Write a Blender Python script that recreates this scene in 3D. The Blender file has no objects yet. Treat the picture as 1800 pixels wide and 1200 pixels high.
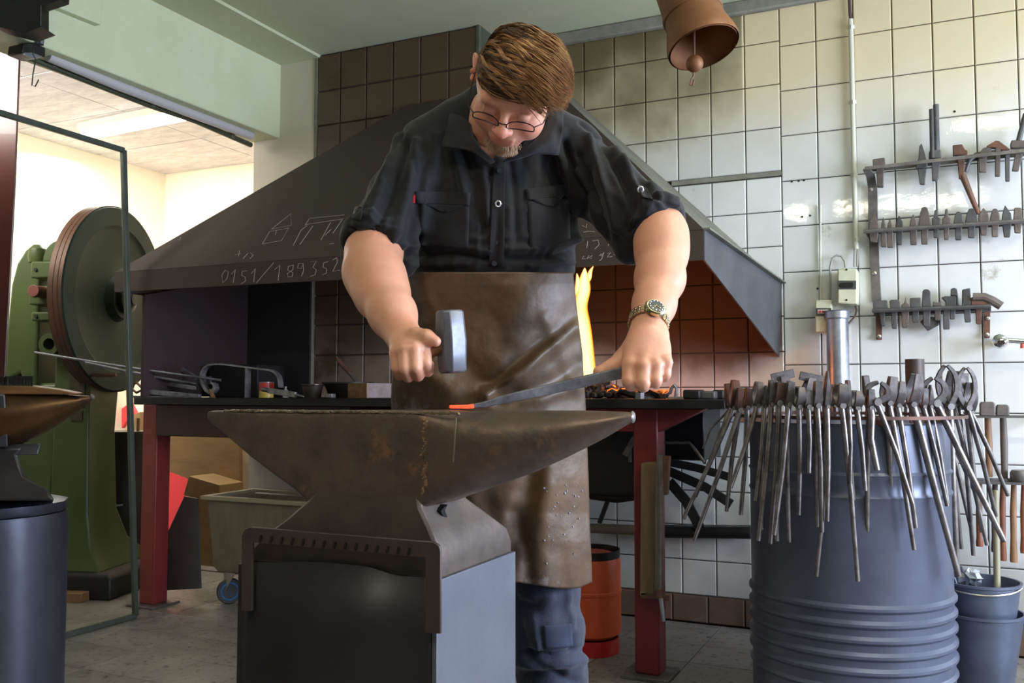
import bpy, math, random
import numpy as np
from mathutils import Vector, Matrix
random.seed(7); rng = np.random.default_rng(7)
scene = bpy.context.scene; COL = scene.collection
# ---------------------------------------------------------------- camera
YAW = math.radians(24.8); PITCH = math.atan(90/1600); FOC = 1600.0
Fv = np.array([-math.sin(YAW)*math.cos(PITCH), math.cos(YAW)*math.cos(PITCH), math.sin(PITCH)])
Rv = np.array([math.cos(YAW), math.sin(YAW), 0.0]); Uv = np.cross(Rv, Fv)
CAM = np.array([0, 0, 1.0])
cd = bpy.data.cameras.new('camera'); cam = bpy.data.objects.new('camera', cd); COL.objects.link(cam)
cd.sensor_width = 36; cd.lens = FOC/1800*36; cd.clip_start = .05
cam.matrix_world = Matrix(((Rv[0], Uv[0], -Fv[0], 0), (Rv[1], Uv[1], -Fv[1], 0), (Rv[2], Uv[2], -Fv[2], 1.0), (0, 0, 0, 1)))
scene.camera = cam
vs = scene.view_settings
vs.view_transform = 'Standard'; vs.look = 'None'; vs.gamma = 1; vs.use_curve_mapping = False
vs.exposure = 0.0
# ---------------------------------------------------------------- world and lights
w = bpy.data.worlds.new('world'); scene.world = w; w.use_nodes = True
w.node_tree.nodes['Background'].inputs[0].default_value = (.62, .72, 1.0, 1)
w.node_tree.nodes['Background'].inputs[1].default_value = 1.0
def area(name, loc, target, sx, sy, power, col, spread=180):
    l = bpy.data.lights.new(name, 'AREA'); l.shape = 'RECTANGLE'; l.size = sx; l.size_y = sy
    l.energy = power; l.color = col; l.spread = math.radians(spread)
    o = bpy.data.objects.new(name, l); COL.objects.link(o); o.location = loc
    o.rotation_euler = (Vector(target)-Vector(loc)).to_track_quat('-Z', 'Y').to_euler(); return o
def point(name, loc, power, col, r=.05):
    l = bpy.data.lights.new(name, 'POINT'); l.energy = power; l.color = col; l.shadow_soft_size = r
    o = bpy.data.objects.new(name, l); COL.objects.link(o); o.location = loc; return o
area('window_daylight', (2.55, 2.4, 1.40), (-1.5, 2.4, 1.0), 2.3, 1.3, 215, (.70, .80, 1.0))
area('rear_fill', (1.6, -2.1, 1.9), (-.9, 3.0, 1.2), 1.4, 1.0, 6, (.90, .94, 1.0))  # added fill behind the camera, the rear wall has no window
area('tube_light_mid', (.9, 1.9, 2.62), (.9, 1.9, 0), 1.5, .10, 26, (1.0, .94, .70))
area('next_room_wall_fill', (-4.2, 2.2, 2.45), (-4.6, 4.9, 1.5), 1.4, .6, 34, (1.0, .97, .92), 110)  # unseen light added to brighten the walls of the next room
area('next_room_tube', (-4.45, 4.0, 2.52), (-4.45, 4.2, 0), 1.1, .12, 26, (1.0, .97, .90))
point('forge_fire_light', (-1.0, 3.50, 1.05), 4.8, (1.0, .22, .05), .10)
# ---------------------------------------------------------------- helpers
def ray(x, y): return Fv + Rv*(x-900)/FOC + Uv*(600-y)/FOC
def W(x, y, d): return CAM + ray(x, y)*d
def PY(x, y, Y): r = ray(x, y); return CAM + r*(Y/r[1])
def PX(x, y, X): r = ray(x, y); return CAM + r*(X/r[0])
def PZ(x, y, Z): r = ray(x, y); return CAM + r*((Z-1)/r[2])
def lin(c):
    return tuple(((v/255)/12.92 if v/255 <= .04045 else ((v/255+.055)/1.055)**2.4) for v in c)
def mat(name, c1, c2=None, rough=.5, metal=0.0, scale=8, bump=0.0, bscale=60, c3=None, s3=2.5, t3=.55, r2=None,
        stretch=None, emis=None, estr=0, spec=.5, rnd=0.0, sheen=0, sss=0, attr=None, coat=0):
    m = bpy.data.materials.new(name); m.use_nodes = True; nt = m.node_tree; N = nt.nodes; L = nt.links
    b = N['Principled BSDF']; b.inputs['Roughness'].default_value = rough; b.inputs['Metallic'].default_value = metal
    b.inputs['Specular IOR Level'].default_value = spec; b.inputs['Coat Weight'].default_value = coat
    if sheen: b.inputs['Sheen Weight'].default_value = sheen
    if sss:
        b.inputs['Subsurface Weight'].default_value = sss; b.inputs['Subsurface Radius'].default_value = (.012, .004, .002)
        b.inputs['Subsurface Scale'].default_value = 1.0
    tc = N.new('ShaderNodeTexCoord'); vec = tc.outputs['Object']
    if stretch:
        mp = N.new('ShaderNodeMapping'); mp.inputs['Scale'].default_value = stretch; L.new(vec, mp.inputs[0]); vec = mp.outputs[0]
    col = None
    c1 = lin(c1)
    if c2 is not None:
        n = N.new('ShaderNodeTexNoise'); n.inputs['Scale'].default_value = scale; n.inputs['Detail'].default_value = 8
        n.inputs['Roughness'].default_value = .65; L.new(vec, n.inputs['Vector'])
        r = N.new('ShaderNodeValToRGB'); r.color_ramp.elements[0].position = .35; r.color_ramp.elements[1].position = .66
        r.color_ramp.elements[0].color = (*c1, 1); r.color_ramp.elements[1].color = (*lin(c2), 1)
        L.new(n.outputs[0], r.inputs[0]); col = r.outputs[0]
        if r2 is not None:
            mr = N.new('ShaderNodeMapRange'); mr.inputs[1].default_value = .35; mr.inputs[2].default_value = .66
            mr.inputs[3].default_value = rough; mr.inputs[4].default_value = r2
            L.new(n.outputs[0], mr.inputs[0]); L.new(mr.outputs[0], b.inputs['Roughness'])
    if c3 is not None:
        n3 = N.new('ShaderNodeTexNoise'); n3.inputs['Scale'].default_value = s3; n3.inputs['Detail'].default_value = 10
        n3.inputs['Roughness'].default_value = .72; L.new(vec, n3.inputs['Vector'])
        r3 = N.new('ShaderNodeValToRGB'); r3.color_ramp.elements[0].position = t3; r3.color_ramp.elements[1].position = t3+.08
        r3.color_ramp.elements[0].color = (0, 0, 0, 1); L.new(n3.outputs[0], r3.inputs[0])
        mx = N.new('ShaderNodeMix'); mx.data_type = 'RGBA'; L.new(r3.outputs[0], mx.inputs[0])
        if col: L.new(col, mx.inputs[6])
        else: mx.inputs[6].default_value = (*c1, 1)
        mx.inputs[7].default_value = (*lin(c3), 1); col = mx.outputs[2]
    if attr:
        at = N.new('ShaderNodeAttribute'); at.attribute_name = attr
        mx = N.new('ShaderNodeMix'); mx.data_type = 'RGBA'; mx.blend_type = 'MULTIPLY'; mx.inputs[0].default_value = 1
        if col: L.new(col, mx.inputs[6])
        else: mx.inputs[6].default_value = (*c1, 1)
        L.new(at.outputs[0], mx.inputs[7]); col = mx.outputs[2]
    if rnd:
        oi = N.new('ShaderNodeObjectInfo'); mr = N.new('ShaderNodeMapRange')
        mr.inputs[3].default_value = 1-rnd; mr.inputs[4].default_value = 1+rnd*.4; L.new(oi.outputs['Random'], mr.inputs[0])
        hs = N.new('ShaderNodeHueSaturation'); L.new(mr.outputs[0], hs.inputs['Value'])
        if col: L.new(col, hs.inputs['Color'])
        else: hs.inputs['Color'].default_value = (*c1, 1)
        col = hs.outputs[0]
    if col: L.new(col, b.inputs['Base Color'])
    else: b.inputs['Base Color'].default_value = (*c1, 1)
    if bump:
        nb = N.new('ShaderNodeTexNoise'); nb.inputs['Scale'].default_value = bscale; nb.inputs['Detail'].default_value = 6
        L.new(vec, nb.inputs['Vector']); bp = N.new('ShaderNodeBump'); bp.inputs['Strength'].default_value = bump
        bp.inputs['Distance'].default_value = .004; L.new(nb.outputs[0], bp.inputs['Height']); L.new(bp.outputs[0], b.inputs['Normal'])
    if emis: b.inputs['Emission Color'].default_value = (*lin(emis), 1); b.inputs['Emission Strength'].default_value = estr
    return m
class B:
    def __init__(s): s.v = []; s.f = []
    def add(s, v, f):
        n = len(s.v); s.v += [tuple(map(float, q)) for q in v]; s.f += [tuple(i+n for i in q) for q in f]; return s
    def box(s, lo, hi, M=None):
        v = [(x, y, z) for x in (lo[0], hi[0]) for y in (lo[1], hi[1]) for z in (lo[2], hi[2])]
        if M is not None: v = [tuple(M @ Vector(q)) for q in v]
        return s.add(v, [(0, 1, 3, 2), (4, 6, 7, 5), (0, 4, 5, 1), (2, 3, 7, 6), (0, 2, 6, 4), (1, 5, 7, 3)])
    def hexa(s, b, t):   # b, t: four points each, bottom and top
        return s.add(list(b)+list(t), [(3, 2, 1, 0), (4, 5, 6, 7), (0, 1, 5, 4), (1, 2, 6, 5), (2, 3, 7, 6), (3, 0, 4, 7)])
    def loft(s, rings, cap=True, closed=False):
        n = len(rings[0]); v = [p for r in rings for p in r]; f = []; m = len(rings)
        for i in range(m if closed else m-1):
            for j in range(n):
                a = i*n+j; b_ = i*n+(j+1) % n; i2 = (i+1) % m; f.append((a, b_, i2*n+(j+1) % n, i2*n+j))
        if cap and not closed: f.append(tuple(range(n-1, -1, -1))); f.append(tuple((m-1)*n+j for j in range(n)))
        return s.add(v, f)
    def tube(s, pts, r, seg=10, flat=1.0, cap=True, up=None, closed=False):
        P = [np.array(p, float) for p in pts]; n = len(P); rs = r if hasattr(r, '__len__') else [r]*n; rings = []; last = None
        for i in range(n):
            a = P[(i-1) % n] if (closed or i) else P[0]; c = P[(i+1) % n] if (closed or i < n-1) else P[-1]
            t = c-a; t /= np.linalg.norm(t)+1e-12
            if last is None:
                u = np.array(up, float) if up is not None else (np.array([0, 0, 1.]) if abs(t[2]) < .9 else np.array([0, 1., 0]))
            else: u = last
            u = u-t*(u@t); u /= np.linalg.norm(u)+1e-12; last = u; q = np.cross(t, u)
            rings.append([P[i]+rs[i]*(math.cos(k*2*math.pi/seg)*q+flat*math.sin(k*2*math.pi/seg)*u) for k in range(seg)])
        return s.loft(rings, cap, closed)
    def strap(s, pts, wd, th, wdir):   # flat bar along a path; wdir = width direction
        P = [np.array(p, float) for p in pts]; n = len(P); wdir = np.array(wdir, float); rings = []
        for i in range(n):
            t = P[min(i+1, n-1)]-P[max(i-1, 0)]; t /= np.linalg.norm(t); a = wdir-t*(wdir@t); a /= np.linalg.norm(a); b_ = np.cross(t, a)
            w_ = wd[i] if hasattr(wd, '__len__') else wd; h_ = th[i] if hasattr(th, '__len__') else th
            rings.append([P[i]+a*w_/2+b_*h_/2, P[i]-a*w_/2+b_*h_/2, P[i]-a*w_/2-b_*h_/2, P[i]+a*w_/2-b_*h_/2])
        return s.loft(rings)
    def lathe(s, prof, o=(0, 0, 0), ax=(0, 0, 1), seg=32, cap=True, a0=0, a1=None):
        o = np.array(o, float); ax = np.array(ax, float); ax /= np.linalg.norm(ax)
        u = np.array([1., 0, 0]) if abs(ax[0]) < .9 else np.array([0, 1., 0]); u -= ax*(u@ax); u /= np.linalg.norm(u); q = np.cross(ax, u)
        rings = [[o+ax*h+r*(math.cos(k*2*math.pi/seg)*u+math.sin(k*2*math.pi/seg)*q) for k in range(seg)] for r, h in prof]
        return s.loft(rings, cap)
    def cyl(s, p0, p1, r0, r1=None, seg=16): return s.tube([p0, p1], [r0, r0 if r1 is None else r1], seg)
    def prism(s, poly, vec):
        n = len(poly); v = [np.array(p, float) for p in poly]; v += [p+np.array(vec, float) for p in v]
        return s.add(v, [tuple(range(n-1, -1, -1)), tuple(range(n, 2*n))]+[(i, (i+1) % n, n+(i+1) % n, n+i) for i in range(n)])
    def blob(s, c, r, seg=10, jit=0.0, M=None):
        v = []; f = []; c = np.array(c, float); r = np.array([r]*3 if not hasattr(r, '__len__') else r, float); h = seg//2
        for i in range(h+1):
            for j in range(seg):
                a = math.pi*i/h; b_ = 2*math.pi*j/seg; p = np.array([math.sin(a)*math.cos(b_), math.sin(a)*math.sin(b_), math.cos(a)])
                p = p*r*(1+(random.uniform(-jit, jit) if 0 < i < h else 0))
                if M is not None: p = np.array(M @ Vector(p))
                v.append(c+p)
        for i in range(h):
            for j in range(seg): f.append((i*seg+j, (i+1)*seg+j, (i+1)*seg+(j+1) % seg, i*seg+(j+1) % seg))
        return s.add(v, f)
def mesh_from(name, v, f, smooth=None):
    me = bpy.data.meshes.new(name)
    if isinstance(v, np.ndarray):
        me.vertices.add(len(v)); me.vertices.foreach_set('co', v.astype(np.float32).ravel())
        q = np.asarray(f, np.int32); me.loops.add(q.size); me.loops.foreach_set('vertex_index', q.ravel())
        me.polygons.add(len(q)); me.polygons.foreach_set('loop_start', np.arange(0, q.size, q.shape[1], dtype=np.int32))
        me.update(calc_edges=True)
    else:
        me.from_pydata(v, [], f); me.update()
        import bmesh
        bm = bmesh.new(); bm.from_mesh(me); bmesh.ops.remove_doubles(bm, verts=bm.verts, dist=1e-6)
        bmesh.ops.recalc_face_normals(bm, faces=bm.faces); bm.to_mesh(me); bm.free()
    if smooth is not None:
        me.shade_smooth()
        if smooth < 180: me.set_sharp_from_angle(angle=math.radians(smooth))
    return me
def tag(o, label=None, cat=None, group=None, kind=None):
    if label: o['label'] = label
    if cat: o['category'] = cat
    if group: o['group'] = group
    if kind: o['kind'] = kind
    return o
def obj(name, b, m, parent=None, bevel=0, smooth=35, label=None, cat=None, group=None, kind=None, seg=2):
    me = mesh_from(name, b.v, b.f, smooth) if isinstance(b, B) else b
    if m is not None and not me.materials: me.materials.append(m)
    o = bpy.data.objects.new(name, me); COL.objects.link(o)
    if bevel:
        md = o.modifiers.new('bevel', 'BEVEL'); md.width = bevel; md.segments = seg; md.limit_method = 'ANGLE'; md.angle_limit = math.radians(40)
    if parent is not None: attach(o, parent)
    return tag(o, label, cat, group, kind)
def wm(o):
    b = Matrix.LocRotScale(o.location, o.rotation_euler, o.scale)
    return b if o.parent is None else wm(o.parent) @ o.matrix_parent_inverse @ b
def attach(o, parent):
    o.parent = parent; o.matrix_parent_inverse = wm(parent).inverted()
def thing(name, loc, label, cat, group=None, kind=None):
    o = bpy.data.objects.new(name, None); COL.objects.link(o); o.location = tuple(map(float, loc)); o.empty_display_size = .05
    return tag(o, label, cat, group, kind)
def rotm(axis, deg, c=(0, 0, 0)):
    c = Vector(c); return Matrix.Translation(c) @ Matrix.Rotation(math.radians(deg), 4, axis) @ Matrix.Translation(-c)
# ================================================================ materials
m_tile = mat('glazed_tile', (216, 216, 211), (228, 228, 224), rough=.05, scale=3, rnd=.06, bump=.10, bscale=22, c3=(176, 168, 150), s3=3.5, t3=.62)
m_grout = mat('grout', (78, 70, 64), (50, 46, 42), rough=.95, scale=20)
m_plaster = mat('green_plaster', (204, 212, 176), (214, 220, 188), rough=.8, scale=3, bump=.25, bscale=18, c3=(150, 156, 134), s3=5, t3=.64)
m_ceil = mat('ceiling_paint', (188, 194, 160), (200, 202, 172), rough=.85, scale=2.2, bump=.3, bscale=14, c3=(120, 124, 100), s3=2.2, t3=.66)
m_pillar = mat('pillar_plaster', (214, 206, 190), (204, 196, 178), rough=.85, scale=3, bump=.15, bscale=12)
m_cream = mat('cream_wall', (252, 242, 222), (250, 238, 214), rough=.85, scale=2)
m_panelw = mat('wood_wool_panel', (236, 232, 232), (206, 202, 204), rough=.95, scale=9, stretch=(1, 3, 1), bump=.5, bscale=40)
m_cement = mat('cement', (140, 138, 124), (120, 118, 104), rough=.9, scale=14, bump=.4, bscale=40)
m_floor = mat('floor_tile', (122, 116, 110), (142, 136, 130), rough=.30, scale=7, bump=.12, bscale=30, c3=(66, 60, 56), s3=34, t3=.545, rnd=.14, r2=.5)
m_skirt = mat('skirting_tile', (118, 92, 76), (90, 74, 64), rough=.4, scale=6, rnd=.15, bump=.1)
m_blacks = mat('black_steel', (34, 33, 34), (50, 48, 48), rough=.42, metal=.6, scale=6, r2=.6, bump=.1)
m_redox = mat('red_oxide_paint', (128, 44, 44), (112, 38, 40), rough=.42, scale=5, c3=(84, 40, 38), s3=6, t3=.66)
m_hood = mat('hood_sheet', (66, 55, 48), (74, 62, 54), rough=.58, metal=.12, scale=1.6, r2=.66, bump=.06, bscale=9, c3=(76, 62, 54), s3=2.6, t3=.62)
m_steel = mat('worn_steel', (128, 124, 122), (92, 86, 84), rough=.38, metal=.6, scale=14, r2=.55, bump=.12, bscale=60)
m_rusty = mat('rusty_iron', (118, 80, 62), (84, 62, 54), rough=.62, metal=.25, scale=14, bump=.25, bscale=70)
m_toolg = mat('grey_tool_steel', (98, 96, 96), (72, 70, 70), rough=.5, metal=.25, scale=18, bump=.2, bscale=80, rnd=.25)
m_toolb = mat('brown_tool_steel', (116, 104, 96), (88, 80, 76), rough=.55, metal=.2, scale=18, bump=.2, bscale=80, rnd=.25)
m_white = mat('painted_pipe', (206, 204, 186), rough=.45)
m_wood = mat('ash_wood', (150, 112, 78), (118, 84, 58), rough=.5, scale=10, stretch=(6, 6, 1), rnd=.15)
m_galv = mat('galvanised', (168, 172, 178), (128, 132, 140), rough=.35, metal=.7, scale=9, c3=(140, 92, 60), s3=5, t3=.62)
m_zinc = mat('zinc_screw', (196, 190, 176), rough=.3, metal=.9)
m_chrome = mat('chrome', (225, 225, 228), rough=.07, metal=1)
def worldpos(m):
    nt = m.node_tree; g = nt.nodes.new('ShaderNodeNewGeometry')
    for l in list(nt.links):
        if l.from_node.type == 'TEX_COORD': s_ = l.to_socket; nt.links.remove(l); nt.links.new(g.outputs['Position'], s_)
for m_ in (m_tile, m_floor, m_skirt): worldpos(m_)
def soot(m, kind):
    """soot stains, painted warm upper light and darker low tiles, fixed to the wall"""
    nt = m.node_tree; N = nt.nodes; L = nt.links; b = N['Principled BSDF']
    src = b.inputs['Base Color'].links[0].from_socket
    g = N.new('ShaderNodeNewGeometry'); sp = N.new('ShaderNodeSeparateXYZ'); L.new(g.outputs['Position'], sp.inputs[0])
    nz = N.new('ShaderNodeTexNoise'); nz.inputs['Scale'].default_value = 3.2; nz.inputs['Detail'].default_value = 7; L.new(g.outputs['Position'], nz.inputs['Vector'])
    def mr(sock, a, b_, c, d):
        k = N.new('ShaderNodeMapRange'); k.interpolation_type = 'SMOOTHSTEP'
        for i, v_ in enumerate((a, b_, c, d)): k.inputs[i+1].default_value = v_
        L.new(sock, k.inputs[0]); return k.outputs[0]
    def op(o_, a, b_):
        k = N.new('ShaderNodeMath'); k.operation = o_
        for i, q in enumerate((a, b_)):
            if hasattr(q, 'links'): L.new(q, k.inputs[i])
            else: k.inputs[i].default_value = q
        return k.outputs[0]
    n2 = op('MULTIPLY', op('SUBTRACT', nz.outputs[0], .5), 1.1)
    def blend(src, fac, col):
        mx = N.new('ShaderNodeMix'); mx.data_type = 'RGBA'; L.new(fac, mx.inputs[0]); L.new(src, mx.inputs[6]); mx.inputs[7].default_value = (*lin(col), 1); return mx.outputs[2]
    if kind == 'wall':
        warm_light = mr(op('ADD', sp.outputs[2], op('MULTIPLY', n2, .35)), 1.90, 2.45, 0, .8)  # warm ceiling light painted into the upper tiles
        src = blend(src, warm_light, (222, 200, 152))
        # soot cloud left of the old flue
        x_ = mr(sp.outputs[0], -.735, -.725, 1, 0)
        d = mr(op('ADD', op('ADD', op('MULTIPLY', sp.outputs[0], -.5), sp.outputs[2]), n2), 2.45, 3.35, .10, .95)
        zz = mr(sp.outputs[2], 1.75, 1.95, 0, 1)
        src = blend(src, op('MULTIPLY', op('MULTIPLY', x_, d), zz), (92, 80, 52))
        # black soot on the tiles inside the hood
        lim = op('SUBTRACT', .88, op('MULTIPLY', sp.outputs[0], .956)); ins = mr(op('SUBTRACT', sp.outputs[2], lim), -.02, 0, 1, 0)
        sf_ = op('MULTIPLY', op('MULTIPLY', ins, mr(op('ADD', sp.outputs[2], op('MULTIPLY', n2, .3)), 1.02, 1.20, 0, .985)), mr(sp.outputs[0], -.58, -.575, 1, 0))
        src = blend(src, sf_, (14, 11, 10)); under = op('MULTIPLY', mr(sp.outputs[2], .97, .98, 0, 1), mr(sp.outputs[0], -.58, -.575, 1, 0)); under = op('MULTIPLY', under, ins)
        src = blend(src, op('MULTIPLY', under, .35), (150, 120, 100))
        mrr = N.new('ShaderNodeMapRange'); mrr.inputs[3].default_value = .05; mrr.inputs[4].default_value = .95; L.new(under, mrr.inputs[0]); L.new(mrr.outputs[0], b.inputs['Roughness'])
        lowd = mr(op('ADD', sp.outputs[2], n2), .1, .75, .55, 0); src = blend(src, lowd, (120, 112, 104))  # tiles get darker towards the floor
    else:
        src = blend(src, mr(op('ADD', sp.outputs[2], op('MULTIPLY', n2, .6)), .95, 1.4, .05, .92), (74, 56, 34))
    L.new(src, b.inputs['Base Color'])
soot(m_tile, 'wall')
m_tiled = mat('sooty_tile', (176, 152, 138), (140, 116, 100), rough=.35, scale=3.4, bump=.1, rnd=.18, c3=(96, 76, 56), s3=2.4, t3=.55); worldpos(m_tiled); soot(m_tiled, 'breast')
# ================================================================ room shell
XL, XR, XB, YB, YC, ZC = -3.22, 2.7, -1.9, 4.0, 3.73, 2.72
def struct(name, b, m, **k): o = obj(name, b, m, **k); o['kind'] = 'structure'; return o
floor = struct('floor', B().box((-5.3, -2.4, -.14), (2.9, 5.2, -.006)), mat('floor_grout', (46, 41, 38), rough=.95))
tm = {}
def tile_mesh(wx, wz, th, m, axis='y', bev=.0035):
    key = (round(wx, 4), round(wz, 4), th, m.name, axis)
    if key not in tm:
        b = B(); e = bev
        # chamfered slab, front proud
        def ring(i, d): return [(-wx/2+i, d, -wz/2+i), (wx/2-i, d, -wz/2+i), (wx/2-i, d, wz/2-i), (-wx/2+i, d, wz/2-i)]
        rs = [ring(0, 0), ring(0, -th+e), ring(e, -th)]
        if axis == 'z': rs = [[(x, z, -y) for x, y, z in r] for r in rs]
        b.loft(rs, cap=True); me = mesh_from('tile', b.v, b.f); me.materials.append(m); tm[key] = me
    return tm[key]
def put_tile(name, me, loc, parent):
    o = bpy.data.objects.new(name, me); COL.objects.link(o); o.location = loc; attach(o, parent); return o
FX, FY = .33, .25
i0 = -2.83
for i in range(-4, 14):
    for j in range(-5, 6):
        x0 = i0+i*FX; y0 = 2.65+j*FY
        if y0 < 1.4 or (x0 > .7): continue
        x1 = x0+FX; y1 = y0+FY
        if y1 > 3.98: y1 = 3.98
        if y1-y0 < .05: continue
        me = tile_mesh(x1-x0-.0035, y1-y0-.0035, .006, m_floor, 'z', .0008)
        put_tile('tile', me, ((x0+x1)/2, (y0+y1)/2, -.006+random.uniform(-.0006, .0006)), floor)
rest = B()
for lo, hi in (((-5.2, 1.4), (i0-4*FX-.003, 4.9)), ((i0-4*FX, 4.003), (-3.3, 4.9)), ((-5.2, -2.3), (2.7, 1.395)), ((i0+11*FX+.0, 1.4), (2.7, 3.98))):
    rest.box((lo[0], lo[1], -.006), (hi[0], hi[1], -.0005))
struct('tile', rest, m_floor, parent=floor)
# ---- back wall
GT = .008
wb = struct('wall_back', B().box((XB, YB, 0), (XR, YB+.2, 2.85)), m_grout)
X0 = -.57; TW = .15; TH = .197; TZ = 1.117
for i in range(0, 7):
    for k in range(-5, 9):
        z0 = TZ+k*TH; z1 = min(z0+TH, ZC)
        if z1-z0 < .02: continue
        put_tile('tile', tile_mesh(TW-.004, z1-z0-.004, GT, m_tile), (X0+(i+.5)*TW, YB, (z0+z1)/2), wb)
for i in range(-9, 0):
    x0 = X0+i*TW; x1 = x0+TW
    if x0 < XB: x0 = XB
    if x1-x0 < .03: continue
    zs = [.119+.1508*k for k in range(13)]                     # square tiles up to the cement band
    zs = zs[:13]
    for a, b_ in zip(zs[:-1], zs[1:]):
        if a < 1.9: put_tile('tile', tile_mesh(x1-x0-.004, b_-a-.004, GT, m_tile), ((x0+x1)/2, YB, (a+b_)/2), wb)
    for k in range(4):
        z0 = 1.953+k*.19; z1 = min(z0+.19, ZC-.055)
        if z1-z0 > .03: put_tile('tile', tile_mesh(x1-x0-.004, z1-z0-.004, GT, m_tile), ((x0+x1)/2, YB, (z0+z1)/2), wb)
struct('trim_1', B().box((-1.05, YB-.010, 1.932), (-.57, YB+.01, 1.952)), m_cement)
sk = struct('baseboard_back', B().box((XB, YB-.004, 0), (.9, YB+.01, .125)), m_grout)
for i in range(-8, 7):
    put_tile('tile', tile_mesh(.152, .112, .010, m_skirt), (-.75+i*.157+.078, YB-.003, .060), sk)
wr = B().box((X0+7*TW+.002, YB-.006, .13), (XR, YB, ZC)); struct('tile', wr, m_tile, parent=wb)
struct('trim_2', B().box((XB, YB-.035, 2.662), (-.33, YB+.01, ZC)), m_cement, bevel=.008)
# ---- chimney breast
wc = struct('wall_chimney', B().box((-2.813, YC, 0), (XB, YB+.2, 2.85)), m_grout)
for i in range(6):
    x0 = -2.672+(i-1)*.155; x1 = min(x0+.155, XB)
    x0 = max(x0, -2.813)
    for z0, z1 in [(2.527, 2.715), (2.35, 2.527), (2.17, 2.35)]+[(1.034+.151*k, 1.034+.151*(k+1)) for k in range(-6, 7)]:
        put_tile('tile', tile_mesh(x1-x0-.005, z1-z0-.005, .008, m_tiled), ((x0+x1)/2, YC, (z0+z1)/2+random.uniform(-.001, .001)), wc)
m_edge = mat('edge_plaster', (96, 98, 76), (70, 74, 56), rough=.8, scale=9)
struct('trim_3', B().box((XB-.005, YC-.011, 1.2), (XB+.013, YC+.01, ZC)), m_edge, bevel=.003)
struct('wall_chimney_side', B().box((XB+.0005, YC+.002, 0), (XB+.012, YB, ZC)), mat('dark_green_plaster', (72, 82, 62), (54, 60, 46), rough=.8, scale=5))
struct('trim_4', B().box((-2.83, YC-.010, 2.15), (-2.811, YC+.002, ZC)), m_cement)
# ---- pillar, beam and ceiling
struct('wall_pillar', B().box((XL, YC-.004, 0), (-2.814, 4.9, ZC)), m_pillar)
beam = B().box((-3.26, -2.3, 2.318), (-3.05, YC+.0, ZC)); struct('trim_5', beam, m_plaster, bevel=.006)
hau = B().prism([(-3.048, 1.75, 2.36), (-3.048, 1.75, 2.72), (-3.048, 2.44, 2.50), (-3.048, 2.40, 2.36)], (.02, 0, 0))
cl = struct('ceiling', B().box((XL, -2.4, ZC), (2.9, YB+.3, ZC+.15)), m_ceil)
struct('trim_6', B().box((-3.05, -2.3, 2.705), (-2.80, YC, ZC+.01)), m_ceil)
struct('wall_rear', B().box((-5.3, -2.6, 0), (2.9, -2.4, 2.85)), mat('dark_wall', (84, 80, 74), (70, 66, 60), rough=.8))
wr_ = B()
wr_.box((XR, -2.4, 0), (XR+.2, YB+.2, .75)); wr_.box((XR, -2.4, 2.15), (XR+.2, YB+.2, 2.85)); wr_.box((XR, -2.4, .75), (XR+.2, -.3, 2.15)); wr_.box((XR, 3.5, .75), (XR+.2, YB+.2, 2.15))
struct('wall_right', wr_, m_pillar)
wf = B()
for k in range(5):
    y = -.3+k*.95; wf.box((XR+.05, y-.025, .75), (XR+.10, y+.025, 2.15))
for z in (.75, 1.45, 2.11): wf.box((XR+.05, -.3, z), (XR+.10, 3.5, z+.04))
struct('window_1', wf, m_white)
# ---- next room
YN, XN, ZN = 4.95, -5.1, 2.62
struct('wall_next_back', B().box((XN-.1, YN, 0), (XL+.02, YN+.15, 2.75)), m_cream)
struct('wall_next_left', B().box((XN-.15, -2.4, 0), (XN, YN, 2.75)), m_cream)
nc = struct('ceiling_next', B().box((XN, -2.4, ZN), (-3.2, YN, ZN+.12)), m_grout)
for i in range(2):
    for j in range(8):
        y0 = YN-.62*(j+1)+.005; x0 = XN+i*.93
        b = B().box((x0+.003, y0, ZN-.014), (x0+.925, y0+.612, ZN+.01)); obj('panel', b, m_panelw, parent=nc, bevel=.003)
# ================================================================ forge hood
def V(p): return tuple(map(float, p))
hd = thing('forge_hood', (-2.0, 3.4, 1.44), 'large dark sheet steel hood over the forge with chalk sketches and numbers', 'hood')
hA, hB = PY(202, 479, 3.0), PY(1237, 404, 3.0); hAb, hBb = PY(202, 513, 3.0), PY(1237, 457, 3.0)
hTL = PY(712, 187, 3.70); hTM = PY(832, 166, 3.70); hTR = PY(980, 161, 3.86)
_n = np.cross(hB-hA, hTL-hA); hTR = CAM+ray(980, 161)*(((hA-CAM)@_n)/(ray(980, 161)@_n)); hTM = CAM+ray(832, 166)*(((hA-CAM)@_n)/(ray(832, 166)@_n))
hWb = PY(1369, 627, 3.985); hWt = PY(1373, 499, 3.985); hWr = PY(985, 154, 3.985)
hAw = np.array([hA[0], 3.72, hA[2]]); hAbw = np.array([hAb[0], 3.72, hAb[2]])
def sheet(name, polys, m, parent, th=.005, **k):
    b = B()
    for p in polys: b.add(p, [tuple(range(len(p)))])
    o = obj(name, b, m, parent=parent, smooth=None, **k); md = o.modifiers.new('solid', 'SOLIDIFY'); md.thickness = th; md.offset = 0; return o
sheet('front_panel', [[hA, hB, hTR], [hA, hTR, hTM, hTL]], m_hood, hd)
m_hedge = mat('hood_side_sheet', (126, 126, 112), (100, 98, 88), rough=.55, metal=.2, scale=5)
sheet('side_panel', [[hB, hWt, hWr, hTR]], m_hedge, hd, label='right sloping side in paler grey-green')
sheet('side_panel', [[hAw, hA, hTL]], m_hood, hd)
sheet('top_panel', [[hTL, hTM, hTM+[0, .03, .0], hTL+[0, .03, 0]]], m_hood, hd)
sheet('fascia', [[hAb, hBb, hB, hA]], m_hood, hd, th=.006)
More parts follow.
